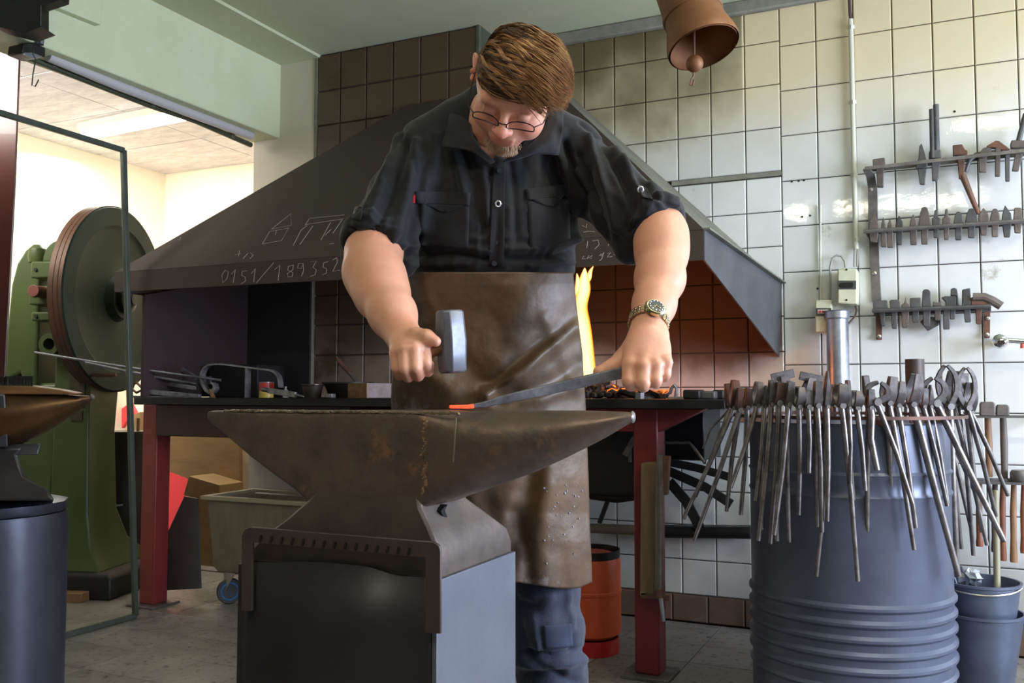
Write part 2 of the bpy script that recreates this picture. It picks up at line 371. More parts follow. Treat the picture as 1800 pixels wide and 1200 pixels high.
sheet('fascia', [[hAbw, hAb, hA, hAw]], m_hood, hd, th=.006)
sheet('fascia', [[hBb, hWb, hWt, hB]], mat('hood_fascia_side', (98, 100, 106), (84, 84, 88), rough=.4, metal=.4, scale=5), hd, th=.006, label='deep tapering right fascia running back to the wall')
obj('edge_strip', B().strap([hB+[.006, 0, .004], hWt+[.006, 0, .004]], .03, .006, (1, 0, 0)), m_hedge, hd)
m_chalk = mat('chalk', (176, 168, 158), rough=.95)
nF = np.cross(hB-hA, hTR-hA); nF /= np.linalg.norm(nF)
if nF[1] > 0: nF = -nF
def on_plane(x, y, P0, n): r = ray(x, y); return CAM + r*(((P0-CAM)@n)/(r@n))
def chalk(b, strokes, P0, n, w=.0020):
    for st in strokes:
        P = [on_plane(x, y, P0, n)+n*.0045 for x, y in st]
        b.strap(P, w, .0012, np.cross(n, P[-1]-P[0]+1e-6))
ck = B()
chalk(ck, [[(462, 430), (475, 408), (508, 402), (496, 424), (462, 430)], [(478, 404), (512, 377), (513, 397), (478, 404)], [(487, 406), (485, 414)],
           [(516, 433), (530, 406), (541, 397)], [(528, 431), (551, 398)], [(537, 397), (545, 385), (606, 379)], [(539, 396), (604, 386)], [(565, 423), (582, 392)],
           [(572, 415), (583, 404)], [(586, 411), (602, 388)], [(580, 430), (588, 429)], [(414, 449), (424, 447)], [(422, 441), (420, 452)], [(437, 446), (428, 456)], [(441, 446), (446, 450), (440, 456)],
           [(316, 424), (319, 418)],
           [(1026, 410), (1034, 408), (1046, 409)], [(1024, 398), (1032, 402), (1032, 395)]], hA, nF)
obj('chalk_drawing', ck, m_chalk, hd, smooth=None, kind='stuff')
nf2 = np.array([0, -1.0, 0]); nf2 = np.cross(hBb-hAb, hA-hAb); nf2 /= np.linalg.norm(nf2)
if nf2[1] > 0: nf2 = -nf2
ck = B()
chalk(ck, [[(397, 475), (391, 484), (393, 497), (400, 490), (403, 478), (397, 475)], [(408, 482), (415, 474), (411, 497)], [(436, 476), (427, 477), (426, 484), (432, 487), (433, 494), (425, 499)],
           [(443, 481), (450, 472), (447, 496)], [(452, 497), (482, 462)], [(484, 474), (493, 466), (490, 493)], [(517, 466), (508, 468), (507, 475), (516, 479), (515, 486), (508, 487), (506, 481), (516, 474), (517, 466)],
           [(533, 463), (526, 463), (524, 471), (531, 472), (534, 463), (535, 475), (531, 486)], [(547, 460), (557, 459), (551, 470), (557, 474), (555, 483), (546, 486)],
           [(578, 460), (570, 462), (569, 470), (575, 472), (575, 480), (568, 483)], [(586, 457), (593, 453), (594, 461), (586, 477), (598, 475)],
           [(1034, 424), (1032, 436)], [(1042, 424), (1052, 422), (1054, 430), (1046, 438)], [(1068, 424), (1072, 420), (1070, 432)],
           [(1027, 450), (1024, 455), (1030, 455)], [(1036, 449), (1032, 455), (1042, 449), (1040, 455), (1036, 452)], [(1058, 446), (1054, 450), (1058, 450), (1062, 444), (1058, 456), (1054, 458)],
           [(1068, 446), (1074, 444), (1068, 452), (1077, 451)], [(1084, 440), (1080, 448), (1085, 452), (1090, 444), (1084, 440)], [(1103, 445), (1107, 448), (1102, 451)]], hAb, nf2)
obj('chalk_writing', ck, m_chalk, hd, smooth=None, kind='stuff', label='handwritten chalk numbers along the front edge')
# ================================================================ forge hearth
fg = thing('forge_table', (-1.9, 3.4, 0), 'long black topped forge hearth on red square legs under the hood', 'forge')
tt = B(); tt.box((-3.31, 3.05, .946), (-1.93, 3.715, .978)); tt.box((-1.93, 3.05, .946), (-.63, 3.985, .978))
obj('table_top', tt, m_blacks, fg, bevel=.003)
for (cx, cy) in ((-3.37, 3.25), (-.935, 3.2)):
    lg = obj('leg', B().box((cx-.045, cy-.045, .012), (cx+.045, cy+.045, .946)), m_redox, fg, bevel=.006)
    obj('foot_plate', B().box((cx-.085, cy-.085, 0), (cx+.085, cy+.085, .012)), m_steel, lg, bevel=.002)
obj('apron', B().box((-3.28, 3.16, .80), (-2.2, 3.60, .945)), mat('dark_red_paint', (62, 16, 16), (46, 12, 12), rough=.45, scale=4), fg, bevel=.004)
gs = B().prism([(-1.35, 3.162, .944), (-.72, 3.162, .944), (-.89, 3.162, .86), (-1.35, 3.162, .86)], (0, .07, 0))
obj('gusset', gs, m_redox, fg, bevel=.004)
obj('side_panel', B().hexa([(-3.30, 3.08, .98), (-3.285, 3.08, .98), (-3.225, 3.71, .98), (-3.24, 3.71, .98)], [(-3.30, 3.08, 1.45), (-3.285, 3.08, 1.45), (-3.225, 3.71, 1.6), (-3.24, 3.71, 1.6)]), mat('sooty_red_panel', (46, 24, 25), (34, 22, 23), rough=.6, scale=3), fg, label='sooty dark red side panel at the left end')
obj('back_panel', B().box((-3.262, 3.705, .98), (-2.83, 3.72, 1.7)), mat('sooty_panel', (44, 40, 38), (30, 28, 28), rough=.7), fg)
# fire: coals, flames
m_coal = mat('coal', (44, 40, 38), (26, 24, 24), rough=.6, scale=30, bump=.4)
m_ember = mat('ember', (60, 20, 10), rough=.8, emis=(255, 92, 20), estr=5)
cb = B(); eb = B()
fc = PY(1022, 694, 3.5)
for i in range(150):
    a = random.uniform(0, 6.28); r = random.uniform(0, 1)**.6; x = fc[0]+.10+r*.24*math.cos(a); y = 3.46+r*.20*math.sin(a)
    h = max(0, 1-r)*.045
    (eb if (i % 7 == 0 and r < .7) else cb).blob((x, y, .988+h*random.uniform(.2, 1)), [random.uniform(.011, .022)]*3, 6, .3)
tag(obj('coal', cb, m_coal, smooth=20), 'heap of dark coal lumps around the fire', 'coal', kind='stuff')
tag(obj('ember', eb, m_ember, smooth=20), 'glowing orange embers among the coals', 'embers', kind='stuff')
m_fl = bpy.data.materials.new('flame'); m_fl.use_nodes = True
nt = m_fl.node_tree; nt.nodes.clear()
def flame_mat(nt):
    N = nt.nodes; L = nt.links; out = N.new('ShaderNodeOutputMaterial'); em = N.new('ShaderNodeEmission'); tr = N.new('ShaderNodeBsdfTransparent'); mx = N.new('ShaderNodeMixShader')
    lw = N.new('ShaderNodeLayerWeight'); lw.inputs[0].default_value = .45
    rp = N.new('ShaderNodeValToRGB'); e = rp.color_ramp.elements
    e[0].position = .0; e[0].color = (1, .80, .30, 1); e[1].position = .85; e[1].color = (1, .10, .01, 1)
    e.new(.45).color = (1, .42, .05, 1)
    L.new(lw.outputs['Facing'], rp.inputs[0]); L.new(rp.outputs[0], em.inputs[0])
    mr = N.new('ShaderNodeMapRange'); mr.inputs[1].default_value = 0; mr.inputs[2].default_value = 1; mr.inputs[3].default_value = 2.6; mr.inputs[4].default_value = .9
    L.new(lw.outputs['Facing'], mr.inputs[0]); L.new(mr.outputs[0], em.inputs[1])
    mr2 = N.new('ShaderNodeMapRange'); mr2.inputs[1].default_value = .55; mr2.inputs[2].default_value = 1.0; mr2.inputs[3].default_value = 0; mr2.inputs[4].default_value = .95
    L.new(lw.outputs['Facing'], mr2.inputs[0]); L.new(mr2.outputs[0], mx.inputs[0]); L.new(em.outputs[0], mx.inputs[1]); L.new(tr.outputs[0], mx.inputs[2]); L.new(mx.outputs[0], out.inputs[0])
flame_mat(nt)
fl = thing('forge_fire', (fc[0], 3.5, 1.0), 'tall yellow orange flame rising from the coals behind the leather apron', 'fire')
fz = PY(1024, 690, 3.5)[1]
def flame(pts, rad):
    P = [PY(x+7, y, 3.5) for x, y in pts]; P = [p+np.array([random.uniform(-.006, .006), .02*math.sin(i*1.3), 0]) for i, p in enumerate(P)]
    b = B(); b.tube(P, [r*.0031 for r in rad], 12, up=(0, 1, 0)); o = obj('flame', b, m_fl, fl, smooth=180); md = o.modifiers.new('s', 'SUBSURF'); md.levels = md.render_levels = 2
flame([(1028, 694), (1026, 670), (1022, 640), (1021, 600), (1017, 560), (1013, 535), (1016, 510), (1018, 490), (1024, 470)], [14, 12, 11, 12, 14, 9, 10, 8, .5])
flame([(1040, 692), (1034, 676), (1028, 655), (1027, 625), (1029, 600), (1026, 575)], [10, 11, 8, 6, 4, .5])
flame([(1016, 545), (1010, 530), (1007, 512), (1010, 496), (1009, 480)], [5, 7, 4, 4, .5])
flame([(1018, 690), (1014, 660), (1010, 630), (1008, 600), (1005, 570)], [8, 8, 6, 5, .5])
flame([(1022, 500), (1027, 488), (1031, 476), (1038, 468)], [3, 4, 3, .5])
# ================================================================ things on the hearth
TT = .978
def onT(x, Y): p = PY(x, 697, Y); return np.array([p[0], Y, TT])
m_bar = mat('bar_steel', (156, 154, 158), (110, 108, 112), rough=.38, metal=.6, scale=20, rnd=.15)
GR = 'iron bars and offcuts on the left of the hearth'
def rod(name, pts, r, m, label, cat, group=None, flat=1.0, seg=8):
    return tag(obj(name, B().tube(pts, r, seg, flat=flat), m, smooth=50), label, cat, group)
rod('iron_rod', [PY(61, 619, 3.0), PY(240, 648, 3.1), PY(388, 668, 3.2)], .006, m_bar, 'upper of two long thin rods sticking out left over the hearth edge', 'rod', GR)
rod('iron_rod', [PY(150, 637, 3.02), PY(240, 656, 3.1), PY(345, 675, 3.25)], .007, m_bar, 'lower of two long rods sticking out left over the hearth edge', 'rod', GR)
def slab(name, a, b_, w_, t_, m, label, cat, group=GR):
    return tag(obj(name, B().strap([a, b_], w_, t_, (0, 0, 1)), m, bevel=.002), label, cat, group)
slab('flat_bar', PY(296, 634, 3.3), PY(345, 664, 3.3), .02, .012, m_bar, 'short flat bar leaning up at the back of the iron pile', 'bar')
slab('flat_bar', PY(290, 662, 3.34), PY(318, 640, 3.34), .03, .012, m_rusty, 'stubby rusty bar crossing under the leaning flat bar', 'bar')
slab('flat_bar', PY(280, 673, 3.22), PY(345, 682, 3.2), .018, .012, m_bar, 'pale flat bar lying across the top of the iron pile', 'bar')
slab('flat_bar', PY(256, 688, 3.12), PY(352, 697, 3.16), .022, .02, m_bar, 'thick bright-ended bar at the front of the iron pile', 'bar')
slab('flat_bar', PY(232, 697, 3.1), PY(330, 699, 3.12), .010, .03, m_toolg, 'thin dark strip flat on the hearth left end', 'bar')
slab('flat_bar', PY(262, 680, 3.28), PY(300, 686, 3.28), .05, .02, m_rusty, 'rusty block under the pale bar', 'bar')
rod('bent_iron', [PY(236, 674, 3.14), PY(232, 684, 3.12), PY(240, 690, 3.1), PY(252, 684, 3.1), PY(240, 672, 3.14)], .006, m_rusty, 'small bent iron loop at the hearth left corner', 'iron', GR)
slab('flat_bar', PY(330, 672, 3.4), PY(372, 668, 3.4), .04, .02, m_toolg, 'dark block between iron pile and scroll bracket', 'bar')
# dark plate box behind the scroll
bx = B(); p0 = onT(372, 3.42); p1 = onT(457, 3.42)
bx.box((p0[0], 3.40, TT), (p1[0], 3.60, TT+.155)); tag(obj('steel_box', bx, m_blacks, bevel=.004), 'dark steel box standing behind the scroll bracket', 'box')
# scroll bracket
sc = thing('scroll_bracket', onT(420, 3.2), 'forged iron bracket with a curled end standing on the hearth', 'bracket')
pts = [(372, 680), (377, 684), (379, 677), (375, 668), (377, 688), (368, 688), (361, 680), (357, 668), (358, 655), (364, 645), (376, 641), (400, 642), (430, 646), (470, 650), (484, 652), (492, 662), (494, 678), (493, 690)]
P = [(374, 672), (379, 676), (380, 682), (376, 688), (370, 689), (364, 685), (359, 676), (356, 666), (357, 655), (361, 647), (368, 642), (377, 640), (390, 640), (410, 642), (440, 646), (465, 649), (478, 651), (486, 655), (491, 662), (493, 671), (494, 681)]
obj('scroll', B().strap([PY(x, y, 3.2) for x, y in P], .026, [.006, .012, .018, .019, .017, .015, .014, .013, .012, .010, .009, .008, .007, .007, .007, .007, .008, .008, .009, .009, .010], (0, 1, 0)), m_bar, sc, smooth=60)
obj('upright', B().strap([PY(436, 647, 3.2), PY(435, 700, 3.2)], .008, .03, (1, 0, 0)), m_bar, sc)
obj('handle', B().tube([PY(370, 686, 3.19), PY(376, 702, 3.17)], .010, 10), m_wood, sc)
# red and yellow tin
tin = thing('paint_tin', onT(468, 3.22), 'small tin with a red and yellow wrapper beside the scroll bracket', 'tin')
c = onT(468, 3.22)
obj('can', B().lathe([(.032, 0), (.032, .03)], c, seg=24), mat('yellow_wrap', (208, 186, 92), (180, 150, 60), rough=.4, scale=40), tin)
obj('label_band', B().lathe([(.0325, .03), (.0325, .066)], c, seg=24), mat('red_wrap', (190, 48, 48), (170, 60, 60), rough=.4, scale=40, c3=(230, 220, 210), s3=60, t3=.56), tin, label='red and white band')
obj('rim', B().lathe([(.034, .066), (.034, .070), (.030, .070)], c, seg=24), m_galv, tin)
tag(obj('spray_bottle', B().lathe([(.014, 0), (.014, .028), (.005, .040), (.005, .050)], onT(502, 3.3), seg=14), mat('white_plastic', (200, 200, 205), rough=.4)), 'tiny white tipped bottle behind the metal tube', 'bottle')
tb = thing('file', onT(500, 3.12), 'bright metal file lying in front of the red and yellow tin', 'file')
obj('blade', B().strap([PY(472, 686, 3.13), PY(520, 694, 3.11)], .024, .012, (0, 0, 1)), m_bar, tb, bevel=.002)
obj('tang', B().tube([PY(520, 694, 3.11), PY(534, 697, 3.10)], [.007, .003], 8), m_bar, tb)
obj('collar', B().tube([PY(462, 684, 3.135), PY(473, 686, 3.13)], .011, 10), m_steel, tb)
# pot
pt = thing('tin_pot', onT(549, 3.3), 'small straight-sided metal pot left of the pan', 'pot')
c = onT(549, 3.3)
obj('body', B().lathe([(.038, 0), (.046, .052), (.050, .056), (.050, .060), (.044, .058), (.036, .006)], c, seg=28), mat('dull_tin', (104, 94, 88), (84, 76, 72), rough=.35, metal=.7, scale=20), pt)
# pan with ladle
pn = thing('iron_pan', onT(612, 3.42), 'black iron pan with a side handle behind the brick', 'pan')
c = onT(612, 3.42)
obj('body', B().lathe([(.085, 0), (.105, .058), (.116, .062), (.116, .070), (.100, .066), (.082, .006)], c, seg=36), mat('pan_iron', (58, 48, 44), (40, 34, 32), rough=.5, metal=.5, scale=12), pn)
obj('handle', B().strap([c+[.11, 0, .062], c+[.19, -.03, .055], c+[.22, -.04, .045]], .028, .008, (0, 1, 0)), m_blacks, pn)
ld = thing('ladle', c+[.02, 0, .02], 'rusty handled ladle leaning in the iron pan', 'ladle')
obj('handle', B().tube([PY(592, 629, 3.42), PY(600, 640, 3.42), PY(615, 655, 3.42)], [.008, .011, .010], 10), m_rusty, ld)
obj('shaft', B().tube([PY(613, 653, 3.42), PY(630, 676, 3.42)], .008, 8), m_steel, ld)
obj('bowl', B().blob(PY(630, 680, 3.42), (.022, .022, .012), 10), m_steel, ld)
bk = thing('firebrick', onT(650, 3.22), 'pale firebrick with a worn rusty end on the hearth edge', 'brick')
p0, p1 = onT(612, 3.22), onT(646, 3.15)
q0, q1, q2 = onT(612, 3.20), onT(645, 3.13), onT(690, 3.30)
q3 = q0+(q2-q1); hz = np.array([0, 0, .062])
obj('block', B().hexa([q1, q2, q3, q0], [q1+hz, q2+hz, q3+hz, q0+hz]), mat('firebrick', (150, 138, 140), (128, 112, 108), rough=.8, scale=20, bump=.3), bk, bevel=.003)
e_ = (q1-q0)*.04; obj('rust_face', B().hexa([q0-[0, .003, 0], q1-[0, .003, 0], q1, q0], [q0-[0, .003, 0]+hz*.98, q1-[0, .003, 0]+hz*.98, q1+hz*.98, q0+hz*.98]), mat('rusty_face', (150, 118, 80), (104, 76, 54), rough=.8, scale=30, bump=.4), bk, label='rusty brown end face')
tag(obj('small_block', B().box(onT(580, 3.12)+[-.016, -.01, 0], onT(580, 3.12)+[.016, .02, .018]), m_bar, bevel=.003), 'small bright block in front of the iron pan', 'block')
# right side of hearth
h2 = thing('iron_ring_pile', onT(1135, 3.3), 'black iron ring lying beside the coals', 'ring')
c = onT(1130, 3.3)
obj('ring', B().tube([c+[.085*math.cos(a), .11*math.sin(a), .012+.012*math.sin(a*2)] for a in np.linspace(0, 2*math.pi, 28, endpoint=False)], .012, 8, closed=True, cap=False), m_blacks, h2)
tag(obj('iron_arc', B().strap([PY(1118, 697, 3.24), PY(1126, 690, 3.24), PY(1145, 688, 3.24), PY(1160, 695, 3.22), PY(1166, 703, 3.2)], [.014]*5, .02, (0, 0, 1)), m_blacks), 'curved black iron arc resting against the iron ring', 'iron')
tag(obj('small_nut', B().lathe([(.012, 0), (.018, 0), (.018, .022), (.010, .022)], onT(1124, 3.18), seg=6), m_bar), 'bright hexagonal nut in front of the iron ring', 'nut')
tag(obj('iron_hook', B().tube([PY(1212, 701, 3.25), PY(1190, 700, 3.25), PY(1174, 700, 3.25), PY(1171, 693, 3.25), PY(1178, 690, 3.25), PY(1180, 682, 3.25), PY(1185, 676, 3.25), PY(1189, 682, 3.25), PY(1188, 700, 3.25)], .007, 8), m_bar), 'bent steel hook standing up on the right of the hearth', 'hook')
for i, (x, y0, y1, ww) in enumerate(((1215, 690, 703, 30), (1240, 692, 704, 34), (1262, 690, 703, 20), (1228, 697, 705, 40), (1255, 698, 705, 30))):
    a = PY(x-ww/2, y1, 3.1+i*.04); b_ = PY(x+ww/2, y1, 3.1+i*.04)
    z1 = max(.99, PY(x, y0, 3.1+i*.04)[2]+.01)
    lab = ['flat dark offcut left of the clinker heap', 'rounded dark offcut next to the tongs', 'angular iron offcut touching the tongs', 'low flat slag piece at the hearth front', 'low iron plate near the hearth right end'][i]
    tag(obj('iron_offcut', B().box((a[0], 3.1+i*.04, TT), (b_[0], 3.18+i*.04, z1)), (m_blacks, m_toolg)[i % 2], bevel=.006), lab, 'iron', 'offcuts on the right of the hearth')
tag(obj('flat_tongs_rein', B().strap([PY(1258, 690, 3.2), PY(1266, 697, 3.2), PY(1290, 700, 3.2)], .006, .01, (0, 0, 1)), m_bar), 'thin bright bar poking up at the hearth right end', 'bar')

# ================================================================ main anvil
m_anvil = mat('anvil_steel', (110, 92, 82), (78, 67, 62), rough=.38, metal=.45, scale=14, r2=.58, bump=.22, bscale=90, c3=(132, 98, 76), s3=16, t3=.57)
an = thing('anvil', (-.80, 1.27, .722), 'big worn blacksmith anvil with a flat heel and conical horn under the hammer', 'anvil')
ZT = .974; YA, YAb = 1.195, 1.335; YM = (YA+YAb)/2
def section(x, zt, zb, hw, e, ym=YM, n=28):
    out = []; zc = (zt+zb)/2; hz = (zt-zb)/2
    for k in range(n):
        t = 2*math.pi*k/n; c_, s_ = math.cos(t), math.sin(t)
        out.append((x, ym+hw*math.copysign(abs(c_)**(2/e), c_), zc+hz*math.copysign(abs(s_)**(2/e), s_)))
    return out
def zat(x, y, Y=YA): return PY(x, y, Y)[2]
def xat(x, y, Y=YA): return PY(x, y, Y)[0]
hw = (YAb-YA)/2
prof = [(362, 723, 735, 11), (368, 721.5, 744, 12), (400, 721.5, 770, 14), (440, 722, 805, 14), (480, 722, 836, 14), (520, 722, 865, 14), (540, 722, 884, 14), (552, 722, 915, 16), (600, 722, 925, 18), (700, 722, 925, 18), (722, 722, 915, 16), (735, 722, 895, 12)]
rings = [section(xat(x, 780), zat(x, y0)+.000, zat(x, y1), hw*(.97 if i < 1 else 1), e) for i, (x, y0, y1, e) in enumerate(prof)]
b = B().loft(rings)
# horn
hp = [(775, 722, 880, 1.0, 5.5), (800, 722, 873, 1.0, 3.8), (830, 721.5, 863, .99, 2.9), (870, 721.5, 849, .95, 2.4), (915, 721, 833, .87, 2.3), (960, 721, 814, .75, 2.2), (1010, 721, 791, .60, 2.1), (1050, 722, 772, .46, 2.0), (1085, 723, 753, .33, 2.0), (1103, 724, 744, .24, 2.0), (1111, 726, 740, .17, 2)]
last = rings[-1]; b = B().loft(rings, cap=False); b.add(rings[0], [tuple(range(len(rings[0])))])
rings = [last]
for x, y0, y1, k, e in hp:
    fx = xat(x, 780, YM-hw*k*.8); zt_ = PY(x, y0, YM)[2]; zb_ = PY(x, y1, YM-hw*k*.6)[2]
    rings.append(section(fx, min(zt_, ZT) if x < 900 else zt_, zb_, hw*k, e))
b2 = B().loft(rings, cap=False)
obj('body', b, m_anvil, an, smooth=45)
obj('horn', b2, m_anvil, an, smooth=60)
obj('horn_tip', B().blob(np.array(rings[-1]).mean(0)+[-.002, 0, 0], (.004, .0095, .0090), 14), m_steel, an, label='bright mushroomed horn tip')
def rect(x0, x1, y0, y1, z): return [(x0, y0, z), (x1, y0, z), (x1, y1, z), (x0, y1, z)]
xl, xr = xat(548, 890), xat(733, 890)
zw0, zw1 = zat(600, 895), .835
ft = B().loft([rect(-1.02, -.667, 1.186, 1.445, .722), rect(-1.02, -.667, 1.186, 1.445, .745), rect(-.995, -.668, 1.187, 1.43, .768), rect(-.950, -.684, 1.190, 1.385, .798), rect(-.915, -.702, 1.193, 1.345, .826), rect(xl+.012, xr+.002, YA+.001, YAb-.002, .850), rect(xl+.008, xr, YA+.001, YAb-.002, .87)])
obj('foot', ft, mat('foot_steel', (108, 96, 90), (82, 74, 70), rough=.42, metal=.6, scale=10, bump=.15), an, bevel=.006, smooth=35)
# stamp scars: weld seams down the side
m_scar = mat('scar', (176, 140, 104), (98, 74, 58), rough=.45, metal=.6, scale=60)
sb = B()
for i in range(70):
    y = 738+i*1.9; sb.blob(PY(745+math.sin(i*.35)*3+random.uniform(-3, 3), y, YA)+[0, .0016, 0], (.0018+random.uniform(0, .0035), .0026, .0022), 6, .4)
obj('weld_seam', sb, m_scar, an, label='rough brown weld line down the face side')
sb = B().strap([PY(801, 734, YA-.001), PY(799, 782, YA-.001)], .002, .002, (1, 0, 0)); sb.strap([PY(799, 782, YA-.001), PY(797, 812, YA-.001)], .002, .002, (1, 0, 0))
obj('scribe_line', sb, mat('bright_scratch', (190, 180, 160), rough=.3, metal=.8), an)
ed = B(); xs = np.linspace(-1.09, -.64, 90)
for i in range(89): ed.blob(((xs[i]+xs[i+1])/2, YA+.0028, ZT-.0042+random.uniform(-.0008, .0008)), (.0045, .0030, .0018+random.uniform(0, .0012)), 6, .25)
obj('worn_edge', ed, mat('worn_edge', (160, 142, 116), (112, 98, 84), rough=.4, metal=.5, scale=50), an, label='chipped bright front edge of the face')
# crescent hole
pk = [(776, 893), (784, 886), (779, 897), (785, 911), (775, 905), (772, 898)]
Pk = [PX(x, y, -.693) for x, y in pk]
obj('maker_notch', B().prism([p+[.003, 0, 0] for p in Pk], (-.02, 0, 0)), mat('void', (8, 8, 9), rough=.9), an)
# ---- steel stand
st = thing('anvil_stand', (-.81, 1.24, 0), 'welded sheet steel box stand carrying the big anvil', 'stand')
m_stand = mat('stand_steel', (62, 60, 64), (48, 47, 52), rough=.42, metal=.5, scale=3, r2=.5, bump=.05, bscale=12, c3=(86, 74, 66), s3=2.2, t3=.62)
m_stside_lit = mat('stand_side_lit', (112, 116, 128), (98, 102, 116), rough=.45, metal=.45, scale=6, bump=.06)  # window light put into the paler, bluer colour of the right plate
ZS = .7215; YS0, YS1, XS0, XS1 = 1.178, 1.452, -1.035, -.664
obj('side_plate', B().box((XS1-.008, YS0-.002, 0), (XS1, YS1, ZS+.004)), m_stside_lit, st, bevel=.001)
obj('side_plate', B().box((XS0, YS0-.002, 0), (XS0+.008, YS1, ZS)), m_stand, st, bevel=.001)
fp = B()
nx = 24; tops = []
for i in range(nx+1):
    x = XS0+.009+i*(XS1-XS0-.018)/nx; px_ = 445+i*(770-445)/nx
    yt = np.interp(px_, [445, 560, 620, 670, 710, 770], [990, 988, 992, 998, 1012, 1016])
    tops.append((x, PY(px_, yt, 1.18)[2]))
rings = []
for z_ in (0, .15, .3, .45, .55, .62, None):
    rings.append([(x, YS0+.004+.010*math.sin((x+1)*26)*(0 if z_ is None or z_ < .1 else 1)*(1 if i % nx else 0), (zt if z_ is None else z_)) for i, (x, zt) in enumerate(tops)])
v = [p for r in rings for p in r]; f = [(i*(nx+1)+j, i*(nx+1)+j+1, (i+1)*(nx+1)+j+1, (i+1)*(nx+1)+j) for i in range(len(rings)-1) for j in range(nx)]
fp.add(v, f); o = obj('front_plate', fp, m_stand, st, smooth=60); md = o.modifiers.new('s', 'SOLIDIFY'); md.thickness = .006
obj('back_plate', B().box((XS0+.008, YS1-.008, 0), (XS1-.008, YS1, ZS)), m_stand, st)
obj('deck', B().box((XS0+.008, YS0+.014, .700), (XS1-.008, YS1-.008, ZS)), m_stand, st)
# ---- notched tool rack bolted on the front
rk = thing('tool_rack_bar', (-.8, 1.1, .74), 'notched flat steel hanger frame hooked on the front of the anvil stand', 'rack')
RY = 1.163
def rp(x, y): return PY(x, y, RY)
o_ = [(424, 1074), (424, 940), (430, 929), (440, 926), (762, 952), (771, 958), (774, 968), (774, 1114), (747, 1112), (747, 980), (443, 953), (443, 1074)]
poly = [rp(x, y) for x, y in o_]; poly = [np.array([p[0], RY, p[2]]) for p in poly]
obj('frame', B().prism(poly, (0, .006, 0)), mat('rack_steel', (96, 84, 78), (78, 70, 68), rough=.42, metal=.55, scale=16, bump=.08), rk, bevel=.0015)
for i in range(15):
    x = 458+i*18.6*1.0; y = 944+i*1.62
    a = rp(x+2, y-4); c_ = rp(x-1, y+8)
    sb = B(); a = np.array([a[0], RY-.0012, a[2]]); c_ = np.array([c_[0], RY-.0012, c_[2]])
    sb.strap([a, (a+c_)/2+[.0005, 0, 0], c_], .0035, .003, (1, 0, 0)); obj('notch', sb, mat('notch_dark', (22, 20, 22), rough=.7) if i == 0 else bpy.data.materials['notch_dark'], rk, smooth=None)
# ================================================================ next room and doorway
# power hammer, turned 18 degrees
m_mg = mat('machine_green', (66, 74, 36), (52, 62, 36), spec=.35, rough=.36, scale=3, r2=.45, bump=.04, bscale=14, c3=(104, 84, 50), s3=4, t3=.64)
m_mgb = mat('machine_bluegreen', (34, 48, 38), (27, 40, 34), rough=.6, spec=.25, scale=3, bump=.04, c3=(60, 66, 50), s3=4, t3=.66)
m_rim = mat('rust_rim', (96, 62, 44), (76, 54, 44), rough=.5, metal=.4, scale=5, stretch=(1, 1, 1), bump=.1)
mh = thing('power_hammer', (-3.85, 3.3, 0), 'big old green power hammer with a large flywheel behind the glass door', 'machine')
PH = CAM*0+np.array(PZ(147, 1046, 0)); MM = Matrix.Translation(Vector(PH)) @ Matrix.Rotation(math.radians(17.8), 4, 'Z')
def ml(x, y, z): return np.array(MM @ Vector((x, y, z)))
def mloft(secs, m, name, bevel=.01, smooth=40, parent=mh):   # secs: (z, x0, x1, y0, y1)
    return obj(name, B().loft([[ml(x0, y0, z), ml(x1, y0, z), ml(x1, y1, z), ml(x0, y1, z)] for z, x0, x1, y0, y1 in secs]), m, parent, bevel=bevel, smooth=smooth)
mloft([(.12, -.30, .12, -.06, .45), (.16, -.27, .09, -.04, .42), (.24, -.22, .035, -.01, .34), (.40, -.195, .008, 0, .27), (.8, -.19, 0, 0, .25), (1.25, -.19, 0, .0, .30), (1.50, -.18, -.03, .02, .42), (1.62, -.17, -.04, .03, .45)], m_mg, 'column', .012)
mloft([(.0, -.45, .20, -.10, .60), (.10, -.45, .20, -.10, .60), (.125, -.42, .17, -.08, .55)], m_blacks, 'base', .01)
mloft([(.08, -.75, -.25, -.05, .5), (.16, -.72, -.25, -.03, .45), (.45, -.62, -.19, .0, .4), (.8, -.55, -.17, .04, .4), (1.05, -.55, -.17, .05, .45)], m_mg, 'column', .02)
# C-shaped head of the left frame
prof = [(-.30+(x_+.215)*.45, z_) for x_, z_ in [(-.62, .95), (-.60, 1.20), (-.585, 1.40), (-.56, 1.55), (-.50, 1.66), (-.40, 1.73), (-.31, 1.76), (-.24, 1.73), (-.22, 1.60), (-.215, 1.25), (-.22, .98), (-.30, .93), (-.36, 1.02), (-.42, 1.10), (-.50, 1.08), (-.55, .95)]]
obj('frame_head', B().prism([ml(x, .02, z) for x, z in prof], ml(0, .34, 0)-ml(0, 0, 0)), m_mg, mh, bevel=.03, smooth=50, seg=4)
for (x0, x1, z0, z1, y) in ((-.30, -.10, 1.575, 1.66, -.05), (-.30, -.10, 1.44, 1.535, -.06), (-.29, -.13, 1.36, 1.405, -.05)):
    o = obj('bearing_block', B().hexa([ml(x0, y, z0), ml(x1, y, z0), ml(x1, y+.14, z0), ml(x0, y+.14, z0)], [ml(x0, y, z1), ml(x1, y, z1), ml(x1, y+.14, z1), ml(x0, y+.14, z1)]), m_mg, mh, bevel=.008)
    for bx_ in (x0+.03, x1-.03): obj('bolt', B().cyl(ml(bx_, y-.008, (z0+z1)/2), ml(bx_, y+.01, (z0+z1)/2), .009, seg=8), m_blacks, o)
obj('shaft_end', B().cyl(ml(-.22, -.14, 1.50), ml(-.22, -.04, 1.50), .030, seg=18), mat('red_shaft', (110, 60, 52), rough=.4), mh, bevel=.003)
